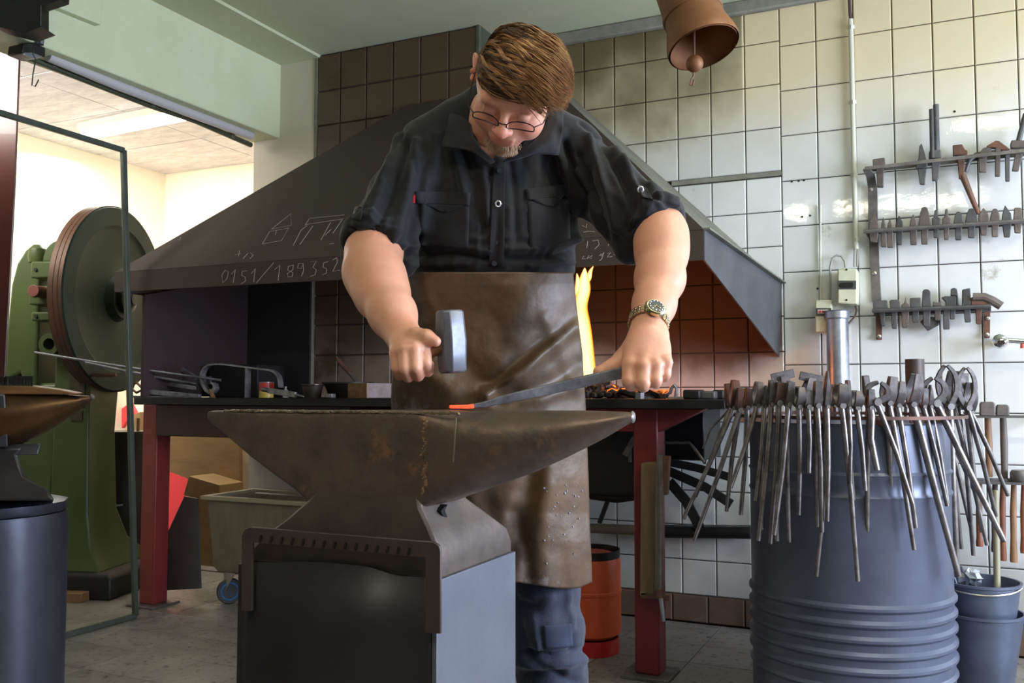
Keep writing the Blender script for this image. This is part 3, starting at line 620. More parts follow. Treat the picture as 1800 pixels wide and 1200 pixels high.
obj('bearing_cap', B().prism([ml(-.17+.09*math.cos(a), -.02, 1.66+.11*math.sin(a)) for a in np.linspace(0, math.pi, 14)], ml(0, .14, 0)-ml(0, 0, 0)), m_mg, mh, bevel=.008)
obj('oil_cup', B().lathe([(.04, 0), (.045, .03), (.04, .07), (.02, .09)], ml(-.30, .0, 1.66), seg=18), m_mg, mh)
obj('lower_bearing', B().lathe([(.05, 0), (.055, -.05), (.03, -.05), (.03, .0)], ml(-.17, -.03, 1.24), ml(0, 1, 0)-ml(0, 0, 0), seg=20), m_mg, mh)
obj('name_plate', B().hexa([ml(-.10, -.006, .93), ml(-.02, -.006, .93), ml(-.02, 0, .93), ml(-.10, 0, .93)], [ml(-.10, -.006, 1.14), ml(-.02, -.006, 1.14), ml(-.02, 0, 1.14), ml(-.10, 0, 1.14)]), mat('plate_dark', (52, 44, 34), (78, 68, 50), rough=.4, metal=.4, scale=60), mh, bevel=.001)
obj('name_plate', B().hexa([ml(-.09, -.006, .86), ml(-.03, -.006, .86), ml(-.03, 0, .86), ml(-.09, 0, .86)], [ml(-.09, -.006, .91), ml(-.03, -.006, .91), ml(-.03, 0, .91), ml(-.09, 0, .91)]), bpy.data.materials['plate_dark'], mh, bevel=.001)
obj('lever', B().tube([ml(.0, -.02, 1.09), ml(.1, -.03, 1.085), ml(.16, -.03, 1.09)], .010, 10), m_rusty, mh)
# flywheel
wc_ = W(209, 526, 4.78); nx_ = np.array(MM.to_3x3() @ Vector((1, 0, 0)))
fw = obj('flywheel', B().lathe([(.10, -.09), (.44, -.09), (.47, -.088), (.485, -.08), (.485, -.055), (.480, -.05), (.485, -.045), (.485, -.01), (.478, 0), (.385, 0), (.375, -.012), (.36, -.018), (.14, -.018), (.12, -.01), (.10, .03), (.06, .03)], wc_, nx_, seg=64), m_mgb, mh, smooth=30)
obj('rim', B().lathe([(.4865, -.078), (.4872, -.066), (.4872, -.052), (.484, -.050), (.4875, -.048), (.4875, -.028), (.484, -.026), (.4875, -.024), (.4865, -.006)], wc_, nx_, seg=64, cap=False), m_rim, fw, label='bare rust brown rim of the wheel')
obj('hub', B().lathe([(.075, .0), (.075, .06), (.05, .07), (.03, .09)], wc_, nx_, seg=24), m_blacks, fw)
uy = np.array([0, 0, 1.]); ux_ = np.cross(uy, nx_)
obj('hole', B().lathe([(.014, -.02), (.014, -.012)], wc_+ux_*.13+uy*.18, nx_, seg=14), mat('hole_white', (250, 244, 230), rough=.8), fw)
for x in (-.30, -.05): obj('wood_block', B().hexa([ml(x, -.16, 0), ml(x+.14, -.16, 0), ml(x+.14, -.08, 0), ml(x, -.08, 0)], [ml(x, -.16, .045), ml(x+.14, -.16, .045), ml(x+.14, -.08, .045), ml(x, -.08, .045)]), m_wood, mh, bevel=.003)
# ---- steel column
cpost = thing('steel_column', W(5, 1010, 3.95)*[1, 1, 0], 'reddish brown painted steel column at the left picture edge', 'column')
pp = [(-70, -60), (42, -60), (36, 60), (26, 330), (9, 650), (-8, 1060), (-70, 1060)]
P = [W(x, y, 3.9) for x, y in pp]; P[-1][2] = P[-2][2] = 0
obj('web', B().prism(P, Fv*.012), mat('brown_paint', (84, 38, 32), (62, 30, 28), rough=.30, scale=2.5, r2=.4, bump=.03, bscale=9, coat=.2), cpost, bevel=.004)
m_darkmetal = mat('dark_bracket', (26, 24, 22), (38, 34, 30), rough=.5, metal=.3, scale=10)
br = thing('ceiling_bracket', W(30, 20, 3.3), 'black steel bracket bolted to the beam top left', 'bracket')
obj('arm', B().prism([W(x, y, 3.3) for x, y in [(-30, -30), (110, -30), (108, -2), (72, 10), (72, 48), (40, 60), (-30, 26)]], Fv*.06), m_darkmetal, br, bevel=.004)
obj('plate', B().prism([W(x, y, 3.26) for x, y in [(-30, 14), (20, 30), (74, 46), (42, 58), (-30, 40)]], Fv*.10), m_blacks, br, bevel=.002)
tag(obj('beam_haunch', B().prism([PX(x, y, -3.048) for x, y in [(88, 14), (120, -10), (172, -10), (168, 46)]], (.03, 0, 0)), m_plaster, bevel=.003), 'triangular green plaster haunch on the beam beside the black bracket', 'haunch')
cdt = thing('conduit', PX(74, 40, -3.02), 'short grey conduit dropping to the junction box on the beam', 'conduit')
obj('pipe', B().tube([PX(84, -10, -3.03), PX(78, 12, -3.03), PX(75, 50, -3.03), PX(71, 78, -3.03)], .012, 10), m_galv, cdt)
jb = thing('junction_box', PX(60, 90, -3.0), 'small dirty junction box hanging under the beam end', 'box')
obj('case', B().prism([PX(x, y, -3.04) for x, y in [(40, 76), (60, 74), (80, 84), (80, 100), (62, 102), (38, 92)]], (-.08, 0, 0)), m_darkmetal, jb, bevel=.004)
obj('lid', B().prism([PX(x, y, -3.03) for x, y in [(42, 92), (58, 92), (75, 99), (60, 104), (40, 95)]], (-.06, 0, 0)), m_galv, jb, bevel=.002)
obj('cable', B().tube([PX(60, 80, -3.0), PX(58, 96, -3.0), PX(63, 104, -3.0), PX(58, 130, -3.0), PX(56, 150, -3.0), PX(62, 152, -3.0), PX(68, 140, -3.0)], .0022, 6), m_blacks, jb)
# sliding rail, hangers, grey pipe
rl = thing('door_rail', PX(260, 180, -3.2), 'dark green sliding door rail hung along the underside of the beam', 'rail')
def onx(x, y, X=-3.16): return PX(x, y, X)
obj('rail', B().tube([onx(52, 102), onx(68, 108), onx(130, 133), onx(260, 184), onx(342, 212), onx(441, 255)], .013, 10), mat('rail_green', (70, 76, 54), (56, 60, 46), rough=.5, scale=10), rl)
for x, y0, y1 in ((93, 100, 120), (267, 168, 188), (407, 226, 243)):
    obj('hanger', B().tube([onx(x, y0-6), onx(x, y1)], .017, 12), m_steel, rl, bevel=.002)
tag(obj('cable_pipe', B().tube([onx(84, 98, -3.12), onx(200, 147, -3.12), onx(330, 197, -3.12), onx(441, 238, -3.12)], .022, 12), mat('grey_pipe', (190, 186, 188), rough=.5), smooth=60), 'pale grey pipe running under the beam above the green rail', 'pipe')
# glass door
gd = thing('glass_door', (-3.24, 2.9, 0), 'tall glass door in a thin dark green steel frame left of the forge', 'door')
m_frame = mat('frame_green', (66, 74, 62), (80, 84, 80), rough=.45, scale=8, metal=.2)
gT0, gT1, gB1, gB0 = PX(-60, 180, -3.24), PX(217, 264, -3.24), PX(238, 1085, -3.24), PX(-60, 1150, -3.24)
gB1[2] = gB0[2] = .012
for nm, a, b_ in (('top_rail', gT0, gT1), ('stile', gT1, gB1), ('bottom_rail', gB1, gB0)):
    obj(nm, B().strap([a, b_], .022, .022, (1, 0, 0)), m_frame, gd, bevel=.003)
gl = bpy.data.materials.new('door_glass'); gl.use_nodes = True; nt = gl.node_tree; nt.nodes.clear()
o_ = nt.nodes.new('ShaderNodeOutputMaterial'); g1 = nt.nodes.new('ShaderNodeBsdfGlossy'); t1 = nt.nodes.new('ShaderNodeBsdfTransparent'); mx = nt.nodes.new('ShaderNodeMixShader'); fr = nt.nodes.new('ShaderNodeFresnel')
g1.inputs['Roughness'].default_value = .02; fr.inputs[0].default_value = 1.12; t1.inputs[0].default_value = (.95, .97, .95, 1)
nt.links.new(fr.outputs[0], mx.inputs[0]); nt.links.new(t1.outputs[0], mx.inputs[1]); nt.links.new(g1.outputs[0], mx.inputs[2]); nt.links.new(mx.outputs[0], o_.inputs[0])
obj('pane', B().prism([gT0, gT1, gB1, gB0], (.004, 0, 0)), gl, gd, smooth=None)
# fluorescent fixture in next room
ft_ = thing('tube_light', (-4.0, 3.7, 2.58), 'bright fluorescent strip light on the next room ceiling', 'lamp')
la, lb = PZ(152, 232, 2.57), PZ(330, 196, 2.57); dv = (lb-la); lb = la+dv/np.linalg.norm(dv)*1.3; side = np.cross(dv/np.linalg.norm(dv), [0, 0, 1])
obj('housing', B().strap([la+[0, 0, .02], lb+[0, 0, .02]], .14, .05, side), m_white, ft_, bevel=.004)
obj('tube', B().strap([la-[0, 0, .015]+dv*.02, lb-[0, 0, .015]], .12, .03, side), mat('tube_glow', (255, 255, 250), emis=(255, 252, 240), estr=9), ft_, bevel=.01)
lt = thing('tube_light', (-.35, -.2, 2.55), 'fluorescent strip light hanging nearest the camera, mirrored in the wall tiles', 'lamp')
obj('housing', B().box((-1.15, -.26, 2.60), (.45, -.14, 2.66)), m_white, lt, bevel=.004)
m_tg = mat('tube_glow_front', (255, 255, 250), emis=(255, 246, 222), estr=42)
for ty_ in (-.225, -.175): obj('tube', B().cyl((-1.13, ty_, 2.565), (.43, ty_, 2.565), .015, seg=14), m_tg, lt)
for hx_ in (-.9, .2): obj('hanger', B().cyl((hx_, -.2, 2.655), (hx_, -.2, 2.722), .005, seg=8), m_steel, lt)
# ---- clutter behind and under the hearth, left
m_ply = mat('plywood', (146, 118, 78), (128, 102, 66), rough=.6, scale=4, stretch=(1, 1, 5))
cb1 = thing('plywood_sheet', PY(355, 800, 4.3), 'tan plywood sheet standing under the hearth with a slanted lower edge', 'panel')
obj('board', B().prism([PY(x, y, 4.3) for x, y in [(296, 700), (421, 700), (421, 1035), (400, 1035), (396, 866), (290, 826)]], (0, .03, 0)), m_ply, cb1, bevel=.003)
tag(obj('plywood_box', B().prism([PY(x, y, 4.1) for x, y in [(332, 836), (386, 852), (386, 1044), (330, 1044), (330, 872), (322, 870)]], (0, .2, 0)), m_ply, bevel=.004), 'small tan wooden box behind the rim of the wheeled tub', 'box')
tag(obj('white_board', B().box((PY(420, 700, 4.4)[0], 4.4, 0), (PY(560, 700, 4.4)[0], 4.43, 1.0)), mat('cream_board', (222, 214, 196), rough=.6)), 'cream coloured board standing behind the wheeled tub', 'board')
rc = PY(300, 870, 4.5)
tag(obj('red_crate', B().prism([PY(x, y, 4.5) for x, y in [(284, 820), (332, 834), (330, 850), (318, 920), (300, 990), (284, 990)]], (0, .25, 0)), mat('red_plastic', (246, 60, 70), (236, 70, 80), rough=.5, emis=None), bevel=.006), 'bright red plastic crate between the red leg and the tub', 'crate')
tag(obj('red_sheet', B().prism([PY(x, y, 4.6) for x, y in [(214, 718), (228, 708), (240, 730), (222, 740), (214, 752)]], (0, .03, 0)), bpy.data.materials['red_plastic']), 'small red corner seen in the gap left of the red table leg', 'sheet')
bp_ = PZ(225, 1012, 0)
bl = thing('black_bin', (-3.95, 4.05, 0), 'tall black bin standing behind the power hammer', 'bin')
c = W(226, 760, 5.25)*[1, 1, 0]
obj('body', B().lathe([(.12, 0), (.13, .40), (.135, .75), (.145, .765), (.145, .78), (.13, .78)], c, seg=32), mat('black_plastic', (30, 28, 30), (40, 36, 38), rough=.45, scale=6), bl)
obj('handle', B().tube([c+[-.07, -.13, .38], c+[.02, -.15, .365], c+[.10, -.12, .375]], .006, 8), m_galv, bl)
tag(obj('wood_stick', B().tube([PY(243, 735, 3.9), PY(240, 860, 3.88)], [.010, .007], 8), m_wood), 'thin wooden stick leaning between the bin and the red table leg', 'stick')
tag(obj('window_view_box', B().prism([PY(x, y, 4.5) for x, y in [(226, 732), (246, 724), (246, 1000), (226, 1000)]], (0, .1, 0)), m_ply), 'tan cardboard corner behind the black bin', 'box')
# bright window in next room, low
wn = B(); a = PY(188, 705, 4.94); b_ = PY(262, 770, 4.94)
wob = struct('window_2', B().box((a[0], 4.935, .74), (b_[0]+.3, 4.945, .985)), mat('window_sky', (255, 255, 255), emis=(238, 244, 255), estr=2.2))
# wheeled tub
m_tub = mat('grey_tub', (124, 110, 88), (108, 96, 80), rough=.5, scale=5, stretch=(4, 4, 1), c3=(84, 72, 60), s3=4, t3=.62)
tbn = thing('wheeled_tub', (-2.95, 3.5, 0), 'brownish grey plastic tub on blue castors under the hearth', 'tub')
tz0, tz1 = .155, .50
L0, R0 = -3.13, -2.55
o = obj('bin', B().loft([rect(L0+.04, R0-.04, 3.37, 3.62, tz0), rect(L0+.02, R0-.02, 3.355, 3.65, tz0+.03), rect(L0, R0, 3.33, 3.67, tz1), rect(L0+.02, R0-.02, 3.35, 3.65, tz1), rect(L0+.045, R0-.045, 3.39, 3.61, tz0+.04)], cap=True), m_tub, tbn, bevel=.008)
obj('rim', B().loft([rect(L0-.02, R0+.02, 3.31, 3.69, tz1-.004), rect(L0-.02, R0+.02, 3.31, 3.69, tz1+.016), rect(L0+.01, R0-.01, 3.34, 3.66, tz1+.016), rect(L0+.01, R0-.01, 3.34, 3.66, tz1-.004)], closed=True), mat('tub_rim', (150, 138, 110), rough=.4), tbn, bevel=.004)
for cx, cy in ((-3.06, 3.42), (-2.62, 3.42), (-3.06, 3.60), (-2.62, 3.60)):
    ww = obj('castor', B().lathe([(.02, -.012), (.056, -.014), (.060, -.008), (.060, .008), (.056, .014), (.02, .012)], (cx, cy, .060), (.75, -.65, 0), seg=26), mat('castor_rubber', (52, 54, 58), rough=.5) if 'castor_rubber' not in bpy.data.materials else bpy.data.materials['castor_rubber'], tbn)
    obj('hub', B().lathe([(.035, -.0155), (.043, -.0155), (.043, .0155), (.035, .0155), (.035, -.0155)], (cx, cy, .060), (.75, -.65, 0), seg=26, cap=False), mat('castor_blue', (40, 96, 150), rough=.4) if 'castor_blue' not in bpy.data.materials else bpy.data.materials['castor_blue'], ww)
    obj('fork', B().prism([(cx-.01, cy-.022, .06), (cx+.05, cy-.022, .15), (cx-.02, cy-.022, .16)], (0, .003, 0)), m_zinc, ww)
tag(obj('steel_plate', B().prism([PY(x, y, 3.32) for x, y in [(283, 1038), (281, 965), (324, 872), (346, 876), (352, 1034)]], (0, .01, 0)), mat('grey_plate', (84, 80, 78), (70, 66, 64), rough=.5, metal=.3, scale=5)), 'grey steel plate leaning between the red leg and the wheeled tub', 'plate')
# ================================================================ second anvil at the left
a2 = thing('anvil', W(40, 800, 2.0), 'second anvil at the left picture edge with its horn pointing right', 'anvil')
hp2 = [(6, 691, 789), (20, 690, 787), (50, 691, 776), (85, 692, 757), (115, 693, 737), (140, 695, 720), (155, 695.5, 708), (161, 696, 703)]
def cring(x, y0, y1, d, n=26, e=2.0, k=1.0):
    c = W(x, (y0+y1)/2, d); r = (y1-y0)/2*d/FOC
    return [c+r*k*math.cos(2*math.pi*j/n)*Fv+r*math.sin(2*math.pi*j/n)*Uv for j in range(n)]
obj('horn', B().loft([cring(x, y0, y1, 1.98) for x, y0, y1 in hp2]), mat('horn_bronze', (108, 80, 54), (78, 60, 46), rough=.36, metal=.75, scale=10, bump=.15), a2, smooth=60)
obj('horn_tip', B().blob(W(162, 698, 1.98), (.006, .006, .007), 12), m_steel, a2)
m_an2 = mat('anvil_blue_grey', (104, 106, 116), (82, 82, 90), rough=.42, metal=.6, scale=6, bump=.1)
def camloft(secs, m, name, parent, **k):   # (y, x0, x1, d0, d1)
    return obj(name, B().loft([[W(x0, y, d0), W(x1, y, d0), W(x1, y, d1), W(x0, y, d1)] for y, x0, x1, d0, d1 in secs]), m, parent, **k)
camloft([(786, -160, 14, 1.93, 2.05), (692, -160, 9, 1.93, 2.05)], m_an2, 'body', a2, bevel=.004)
camloft([(790, -120, 58, 1.95, 2.04), (800, -120, 66, 1.94, 2.05), (780, -120, 72, 1.96, 2.04)], m_an2, 'shoulder', a2, bevel=.003)
camloft([(880, -120, 96, 1.90, 2.10), (862, -120, 86, 1.91, 2.08), (838, -120, 44, 1.93, 2.06), (800, -120, 30, 1.94, 2.05), (786, -120, 40, 1.94, 2.05)], mat('anvil_foot_dark', (64, 60, 62), (80, 78, 84), rough=.42, metal=.6, scale=6), 'foot', a2, bevel=.006)
s2 = thing('anvil_stand', W(20, 1100, 2.05)*[1, 1, 0], 'blue-grey round cast stand under the second anvil at the left', 'stand')
m_st2 = mat('stand_blue_grey', (84, 87, 102), (66, 68, 80), rough=.38, metal=.5, scale=4, bump=.1, bscale=30, c3=(66, 66, 74), s3=5, t3=.6)
c2 = W(-15, 690, 2.10); c2 = np.array([c2[0], c2[1], 0]); zt2 = 1-(885-690)*2.0/FOC
obj('drum', B().lathe([(.185, .03), (.172, .10), (.168, .3), (.168, zt2-.05), (.164, zt2-.03), (.160, zt2-.03)], c2, seg=48), m_st2, s2, smooth=40)
obj('cap_plate', B().lathe([(.165, zt2-.028), (.168, zt2-.022), (.168, zt2-.006), (.150, zt2-.001)], c2, seg=12), m_st2, s2)
obj('base_ring', B().lathe([(.205, 0), (.205, .015), (.19, .04), (.17, .06), (.16, .06)], c2, seg=48), m_st2, s2)
wbr = thing('wire_brush', W(30, 680, 1.97), 'long wooden wire brush lying bristles up on the second anvil', 'brush')
obj('back', B().strap([W(-80, 684, 1.97), W(0, 684, 1.97), W(60, 685, 1.97), W(110, 688.5, 1.97), W(140, 692, 1.97)], [.020, .020, .018, .010, .004], .03, Uv), mat('brush_wood', (142, 102, 66), (110, 80, 54), rough=.5, scale=14, stretch=(1, 1, 5)), wbr, bevel=.002)
bb = B()
for i in range(46):
    for j in range(5):
        x = -60+i*2.6+random.uniform(-.6, .6); d = 1.956+j*.007
        bb.tube([W(x, 678, d), W(x+random.uniform(-1.5, 1.5), 661+random.uniform(-1, 2), d)], .0011, 4)
obj('bristle', bb, m_blacks, wbr, kind='stuff')

# ================================================================ right side under the hearth
gb = thing('gas_bottle', (-1.17, 3.36, 0), 'orange gas bottle with a red foot ring behind the blacksmith', 'bottle')
cg = np.array([-1.235, 3.40, 0]); m_or = mat('orange_paint', (214, 92, 40), (196, 78, 34), rough=.42, scale=5, c3=(150, 70, 44), s3=6, t3=.66)
obj('body', B().lathe([(.10, .062), (.118, .075), (.120, .10), (.120, .225), (.1225, .228), (.1225, .238), (.120, .241), (.120, .345), (.112, .368), (.08, .378), (.04, .38)], cg, seg=40), m_or, gb, smooth=30)
obj('foot_ring', B().lathe([(.112, 0), (.112, .058), (.107, .058), (.107, 0)], cg, seg=40, cap=False), mat('red_ring', (176, 30, 36), rough=.4), gb)
obj('collar', B().lathe([(.116, .362), (.117, .392), (.112, .392), (.110, .368)], cg, seg=40), m_blacks, gb)
vz = thing('leg_vice', (-.86, 3.05, 0), 'old leg vice with wooden post and long rod in front of the red leg', 'vice')
obj('post', B().prism([PY(x, y, 3.09) for x, y in [(1126, 814), (1150, 812), (1152, 830), (1150, 1044), (1124, 1048)]], (0, .064, 0)), mat('old_oak', (128, 102, 76), (104, 84, 64), rough=.7, scale=8, stretch=(4, 4, 1), bump=.3), vz, bevel=.004)
obj('rod', B().tube([PY(1159, 800, 3.06), PY(1161, 900, 3.06), PY(1160, 1044, 3.06)], .0105, 12), m_steel, vz)
obj('rod_tip', B().tube([PY(1161, 1045, 3.06), PY(1167, 1092, 3.06)], [.0085, .006], 10), m_galv, vz)
obj('collar', B().tube([PY(1159, 1036, 3.06), PY(1161, 1050, 3.06)], .016, 12), m_rusty, vz)
obj('foot_block', B().hexa([PY(1126, 1052, 3.09), PY(1176, 1056, 3.09), PY(1176, 1056, 3.15), PY(1126, 1052, 3.15)], [PY(1126, 1040, 3.09), PY(1176, 1046, 3.09), PY(1176, 1046, 3.15), PY(1126, 1040, 3.15)]), m_rusty, vz, bevel=.003)
obj('jaw', B().prism([PY(x, y, 3.09) for x, y in [(1150, 800), (1176, 802), (1172, 870), (1164, 870), (1162, 806)]], (0, .03, 0)), m_rusty, vz, bevel=.002)
tag(obj('water_pipe', B().tube([PY(1030, 928, 3.7), PY(1090, 930, 3.7), PY(1130, 932, 3.7)], .021, 16), mat('beige_pipe', (140, 126, 104), (112, 100, 84), rough=.6, scale=10)), 'beige lagged pipe running behind the vice post', 'pipe')
tag(obj('wall_pipe', B().tube([PY(1120, 934, 3.93), PY(1320, 936, 3.93)], .026, 14), m_blacks), 'dark pipe running low along the white tiled wall', 'pipe')
tag(obj('wall_pipe', B().tube([PY(1120, 926, 3.97), PY(1320, 927, 3.97)], .012, 10), m_steel), 'thin steel pipe above the dark low wall pipe', 'pipe')
ds = thing('door_bar', PY(1080, 850, 3.5), 'bent black bar with a brass knob under the hearth', 'handle')
obj('bar', B().tube([PY(1118, 848, 3.4), PY(1088, 846, 3.4), PY(1078, 854, 3.4), PY(1054, 918, 3.4)], .015, 10, flat=.6), m_blacks, ds)
obj('knob', B().blob(PY(1117, 849, 3.4), (.018, .016, .016), 14), mat('brass', (150, 140, 104), rough=.35, metal=.7), ds)
tag(obj('knob', B().blob(PY(1042, 844, 3.4), (.016, .016, .017), 14), mat('pale_knob', (164, 162, 150), rough=.4, metal=.3), smooth=60), 'pale round knob beside the edge of the leather apron', 'knob')
blw = thing('blower', (-1.3, 3.6, .7), 'dark blower housing hanging under the hearth behind the anvil horn', 'blower')
obj('housing', B().box((-1.75, 3.35, .60), (-1.02, 3.75, .94)), mat('near_black', (22, 21, 22), (30, 28, 28), rough=.5, scale=8), blw, bevel=.02)
obj('duct', B().tube([PY(1040, 862, 3.4), PY(1085, 868, 3.4), PY(1125, 862, 3.4)], .035, 14), bpy.data.materials['near_black'], blw)
obj('lever', B().strap([PY(1098, 800, 3.3), PY(1112, 775, 3.3), PY(1124, 760, 3.3)], .02, .006, (1, 0, 0)), m_steel, blw)
obj('lever', B().strap([PY(1107, 785, 3.32), PY(1107, 812, 3.32)], .012, .006, (1, 0, 0)), m_steel, blw)
sk_ = thing('slack_tub', (-.75, 3.6, .72), 'dark steel box hanging under the right end of the hearth', 'box')
p0, p1 = PY(1168, 740, 3.45), PY(1238, 810, 3.45)
obj('box', B().box((p0[0], 3.45, p1[2]), (p1[0], 3.75, .94)), mat('box_dark', (34, 38, 46), (26, 28, 34), rough=.35, metal=.4, scale=6), sk_, bevel=.006)
obj('handle', B().tube([PY(1168, 778, 3.42), PY(1212, 778, 3.42), PY(1222, 790, 3.42), PY(1238, 812, 3.42)], .006, 8), m_steel, sk_)
GL = 'flat bars hanging low on the tiled wall'
for pts, wd, lab in (([(1176, 812), (1225, 822), (1282, 838)], .035, 'uppermost of three dark flat levers on the wall below the hearth'),
                ([(1176, 828), (1240, 856), (1286, 886)], .040, 'middle dark flat lever with a rounded end'),
                ([(1176, 846), (1206, 880), (1232, 930)], .045, 'lowest steeply slanting dark flat lever')):
    tag(obj('flat_lever', B().strap([PY(x, y, 3.9) for x, y in pts], wd, .008, np.cross([0, 1, 0], PY(*pts[-1], 3.9)-PY(*pts[0], 3.9))), m_blacks, bevel=.002), lab, 'lever', GL)
hg = thing('hearth_frame_tube', (-.66, 3.9, .85), 'pale grey vertical tube under the right hearth end', 'tube')
obj('tube', B().tube([PY(1241, 735, 3.7), PY(1241, 815, 3.7)], .012, 10), m_galv, hg)
# ================================================================ steel drum with the tong ring
BC = np.array([-.254, 3.087, 0]); DD = 2.9
m_drum = mat('drum_paint', (92, 98, 118), (78, 82, 98), rough=.36, metal=.35, scale=3, bump=.05, bscale=14, c3=(66, 66, 74), s3=3, t3=.62)
dr = thing('oil_drum', BC, 'ribbed blue-grey steel drum standing under the ring of tongs', 'drum')
def zpx(y): return 1-(y-690)*(DD-.28)/FOC
R0_ = .298
prof = [(R0_-.012, 0), (R0_, .005), (R0_+.004, .012), (R0_, .02)]
z = .06
for k in range(5): pass
def ribs(y0, n, pitch):
    out = []
    for i in range(n):
        zc = zpx(y0+i*pitch); out += [(R0_, zc+.014), (R0_+.009, zc+.005), (R0_+.009, zc-.003), (R0_, zc-.012)]
    return out
body = [(R0_, .905), (R0_, .88)]
body += [(R0_, zpx(830)), (R0_+.005, zpx(835)), (R0_, zpx(842)), (R0_, zpx(868)), (R0_+.005, zpx(874)), (R0_, zpx(882))]
body += ribs(1066, 5, 27)
body += [(R0_, .17), (R0_+.008, .16), (R0_, .15)]
rings_ = [(R0_-.02, .905), (R0_+.003, .91)]+body+[(R0_, .02), (R0_+.004, .012), (R0_, .004), (R0_-.02, 0)]
rings_.sort(key=lambda q: -q[1]) if False else None
obj('shell', B().lathe(rings_[::-1], BC, seg=72, cap=True), m_drum, dr, smooth=28)
obj('seam', B().tube([W(1506, 1105, DD-.30), W(1508, 1230, DD-.30)], .002, 6), mat('yellow_scratch', (170, 150, 90), rough=.5), dr)
tr_ = thing('tong_ring', BC+[0, 0, .915], 'flat steel hoop around the drum top that the tongs hang from', 'hoop')
RR = .345; ZR = .928
for t in (.4, 1.97, 3.5, 5.1): obj('arm', B().strap([BC+[.2*math.cos(t), .2*math.sin(t), .918], BC+[RR*math.cos(t), RR*math.sin(t), .920]], .03, .008, (0, 0, 1)), m_rusty, tr_)
m_tr1 = mat('tong_steel', (150, 144, 142), (96, 90, 90), rough=.34, metal=.8, scale=24, rnd=.3)
m_tj = mat('tong_jaw', (74, 68, 68), (104, 98, 98), rough=.45, metal=.5, scale=30, bump=.2, bscale=90, rnd=.3)
m_tb = mat('tong_brown', (96, 62, 50), (70, 54, 50), rough=.5, metal=.5, scale=24, rnd=.2)
obj('hoop', B().loft([[BC+[(RR+a)*math.cos(t), (RR+a)*math.sin(t), ZR+h] for a, h in ((-.004, -.005), (.004, -.005), (.004, .005), (-.004, .005))] for t in np.linspace(0, 2*math.pi, 64, endpoint=False)], closed=True), m_tb, tr_)
GT_ = 'forging tongs hung around the drum'
def tongs(xt, yt, xp, yp, reins, w=14, kind='flat', far=False, label='', brown=False, dd=0.0):
    off = (xp-1487)/FOC*DD; s_ = math.sqrt(max(RR*RR-off*off, .0004)); d = (DD+s_ if far else DD-s_)-.012*(0 if far else 1)+dd
    P = W(xp, yp, d); t = thing('tongs', P, label, 'tongs', GT_)
    sc_ = d/FOC; up = W(xt, yt, d)-P; L_ = np.linalg.norm(up); up /= L_; sd = np.cross(up, Fv); sd /= np.linalg.norm(sd)
    wj = w*sc_; mj = m_tb if brown else m_tj
    for k, s in enumerate((-1, 1)):
        off_ = Fv*(.010*s)
        if kind == 'flat': pts = [P+off_*.5, P+up*L_*.28+off_*1.2, P+up*L_*.5+off_*1.1, P+up*L_+off_*.6]; ws = [wj*1.1, wj*1.15, wj, wj*.95]
        elif kind == 'hook': pts = [P+off_*.5, P+up*L_*.35+sd*wj*.75*s+off_*.6, P+up*L_*.75+sd*wj*.72*s+off_*.6, P+up*L_+sd*wj*.05*s+off_*.4]; ws = [wj*.62, wj*.55, wj*.48, wj*.32]
        elif kind == 'point': pts = [P+off_*.5, P+up*L_*.35+off_, P+up*L_*.7+off_*.8, P+up*L_+off_*.3]; ws = [wj*1.1, wj, wj*.6, wj*.2]
        else: pts = [P+off_*.5, P+up*L_*.3+off_*2, P+up*L_*.6+off_*2.4, P+up*L_+off_*1.4]; ws = [wj*1.1, wj*1.25, wj*1.2, wj*.8]
        if kind in ('hook', 'round'):
            q = []; qw = []
            for a_ in range(3):
                p0_, p1_, p2_, p3_ = [pts[min(max(a_+z_, 0), 3)] for z_ in (-1, 0, 1, 2)]
                for t_ in (0, .34, .67):
                    q.append(.5*((2*p1_)+(-p0_+p2_)*t_+(2*p0_-5*p1_+4*p2_-p3_)*t_*t_+(-p0_+3*p1_-3*p2_+p3_)*t_**3)); qw.append(ws[a_]*(1-t_)+ws[a_+1]*t_)
            pts, ws = q+[pts[3]], qw+[ws[3]]
        jb_ = B().strap(pts, ws, .008, sd)
        if kind == 'plate' and s == 1:
            q = P+up*L_; jb_.strap([q-sd*wj*1.3, q+sd*wj*1.3], .030, .006, up)
        obj('jaw', jb_, mj, t, bevel=.0015, seg=1)
    obj('rivet', B().cyl(P-Fv*.016, P+Fv*.016, wj*.34, seg=10), m_steel, t)
    for k, r_ in enumerate(reins):
        xe, ye = r_[:2]; s = 1 if k else -1
        de = d+(-.022 if not far else .02)+(.07 if k and not far else 0)
        E_ = W(xe, ye, de); Q = P+(E_-P)*.12+Fv*(.006 if k else -.006); mid = P+(E_-P)*.5+sd*((r_[2] if len(r_) > 2 else .004*s))
        rr_ = (r_[3] if len(r_) > 3 else .0072)
        obj('rein', B().tube([P, Q, mid, E_], [rr_*1.25, rr_*1.1, rr_, rr_*.85], 8), m_tr1, t, smooth=50)
T = tongs
T(1280, 674, 1284, 716, [(1222, 873), (1236, 788, .02, .004)], 14, label='leftmost tongs of all, with one thin bright curved rein', brown=True, dd=.06)
T(1292, 668, 1290, 716, [(1201, 912)], 13, 'round', label='brown tongs splayed furthest to the left, with one long rein', brown=True)
T(1302, 682, 1300, 720, [(1220, 950), (1277, 898)], 13, label='rusty tongs whose long rein ends low left of the drum', brown=True)
T(1316, 682, 1313, 716, [(1302, 905)], 12, label='short dark tongs fifth of the left bundle, rein hanging plumb', brown=True)
T(1334, 671, 1331, 712, [(1284, 857)], 12, 'round', label='tongs with a bright rein sloping down left across the bundle')
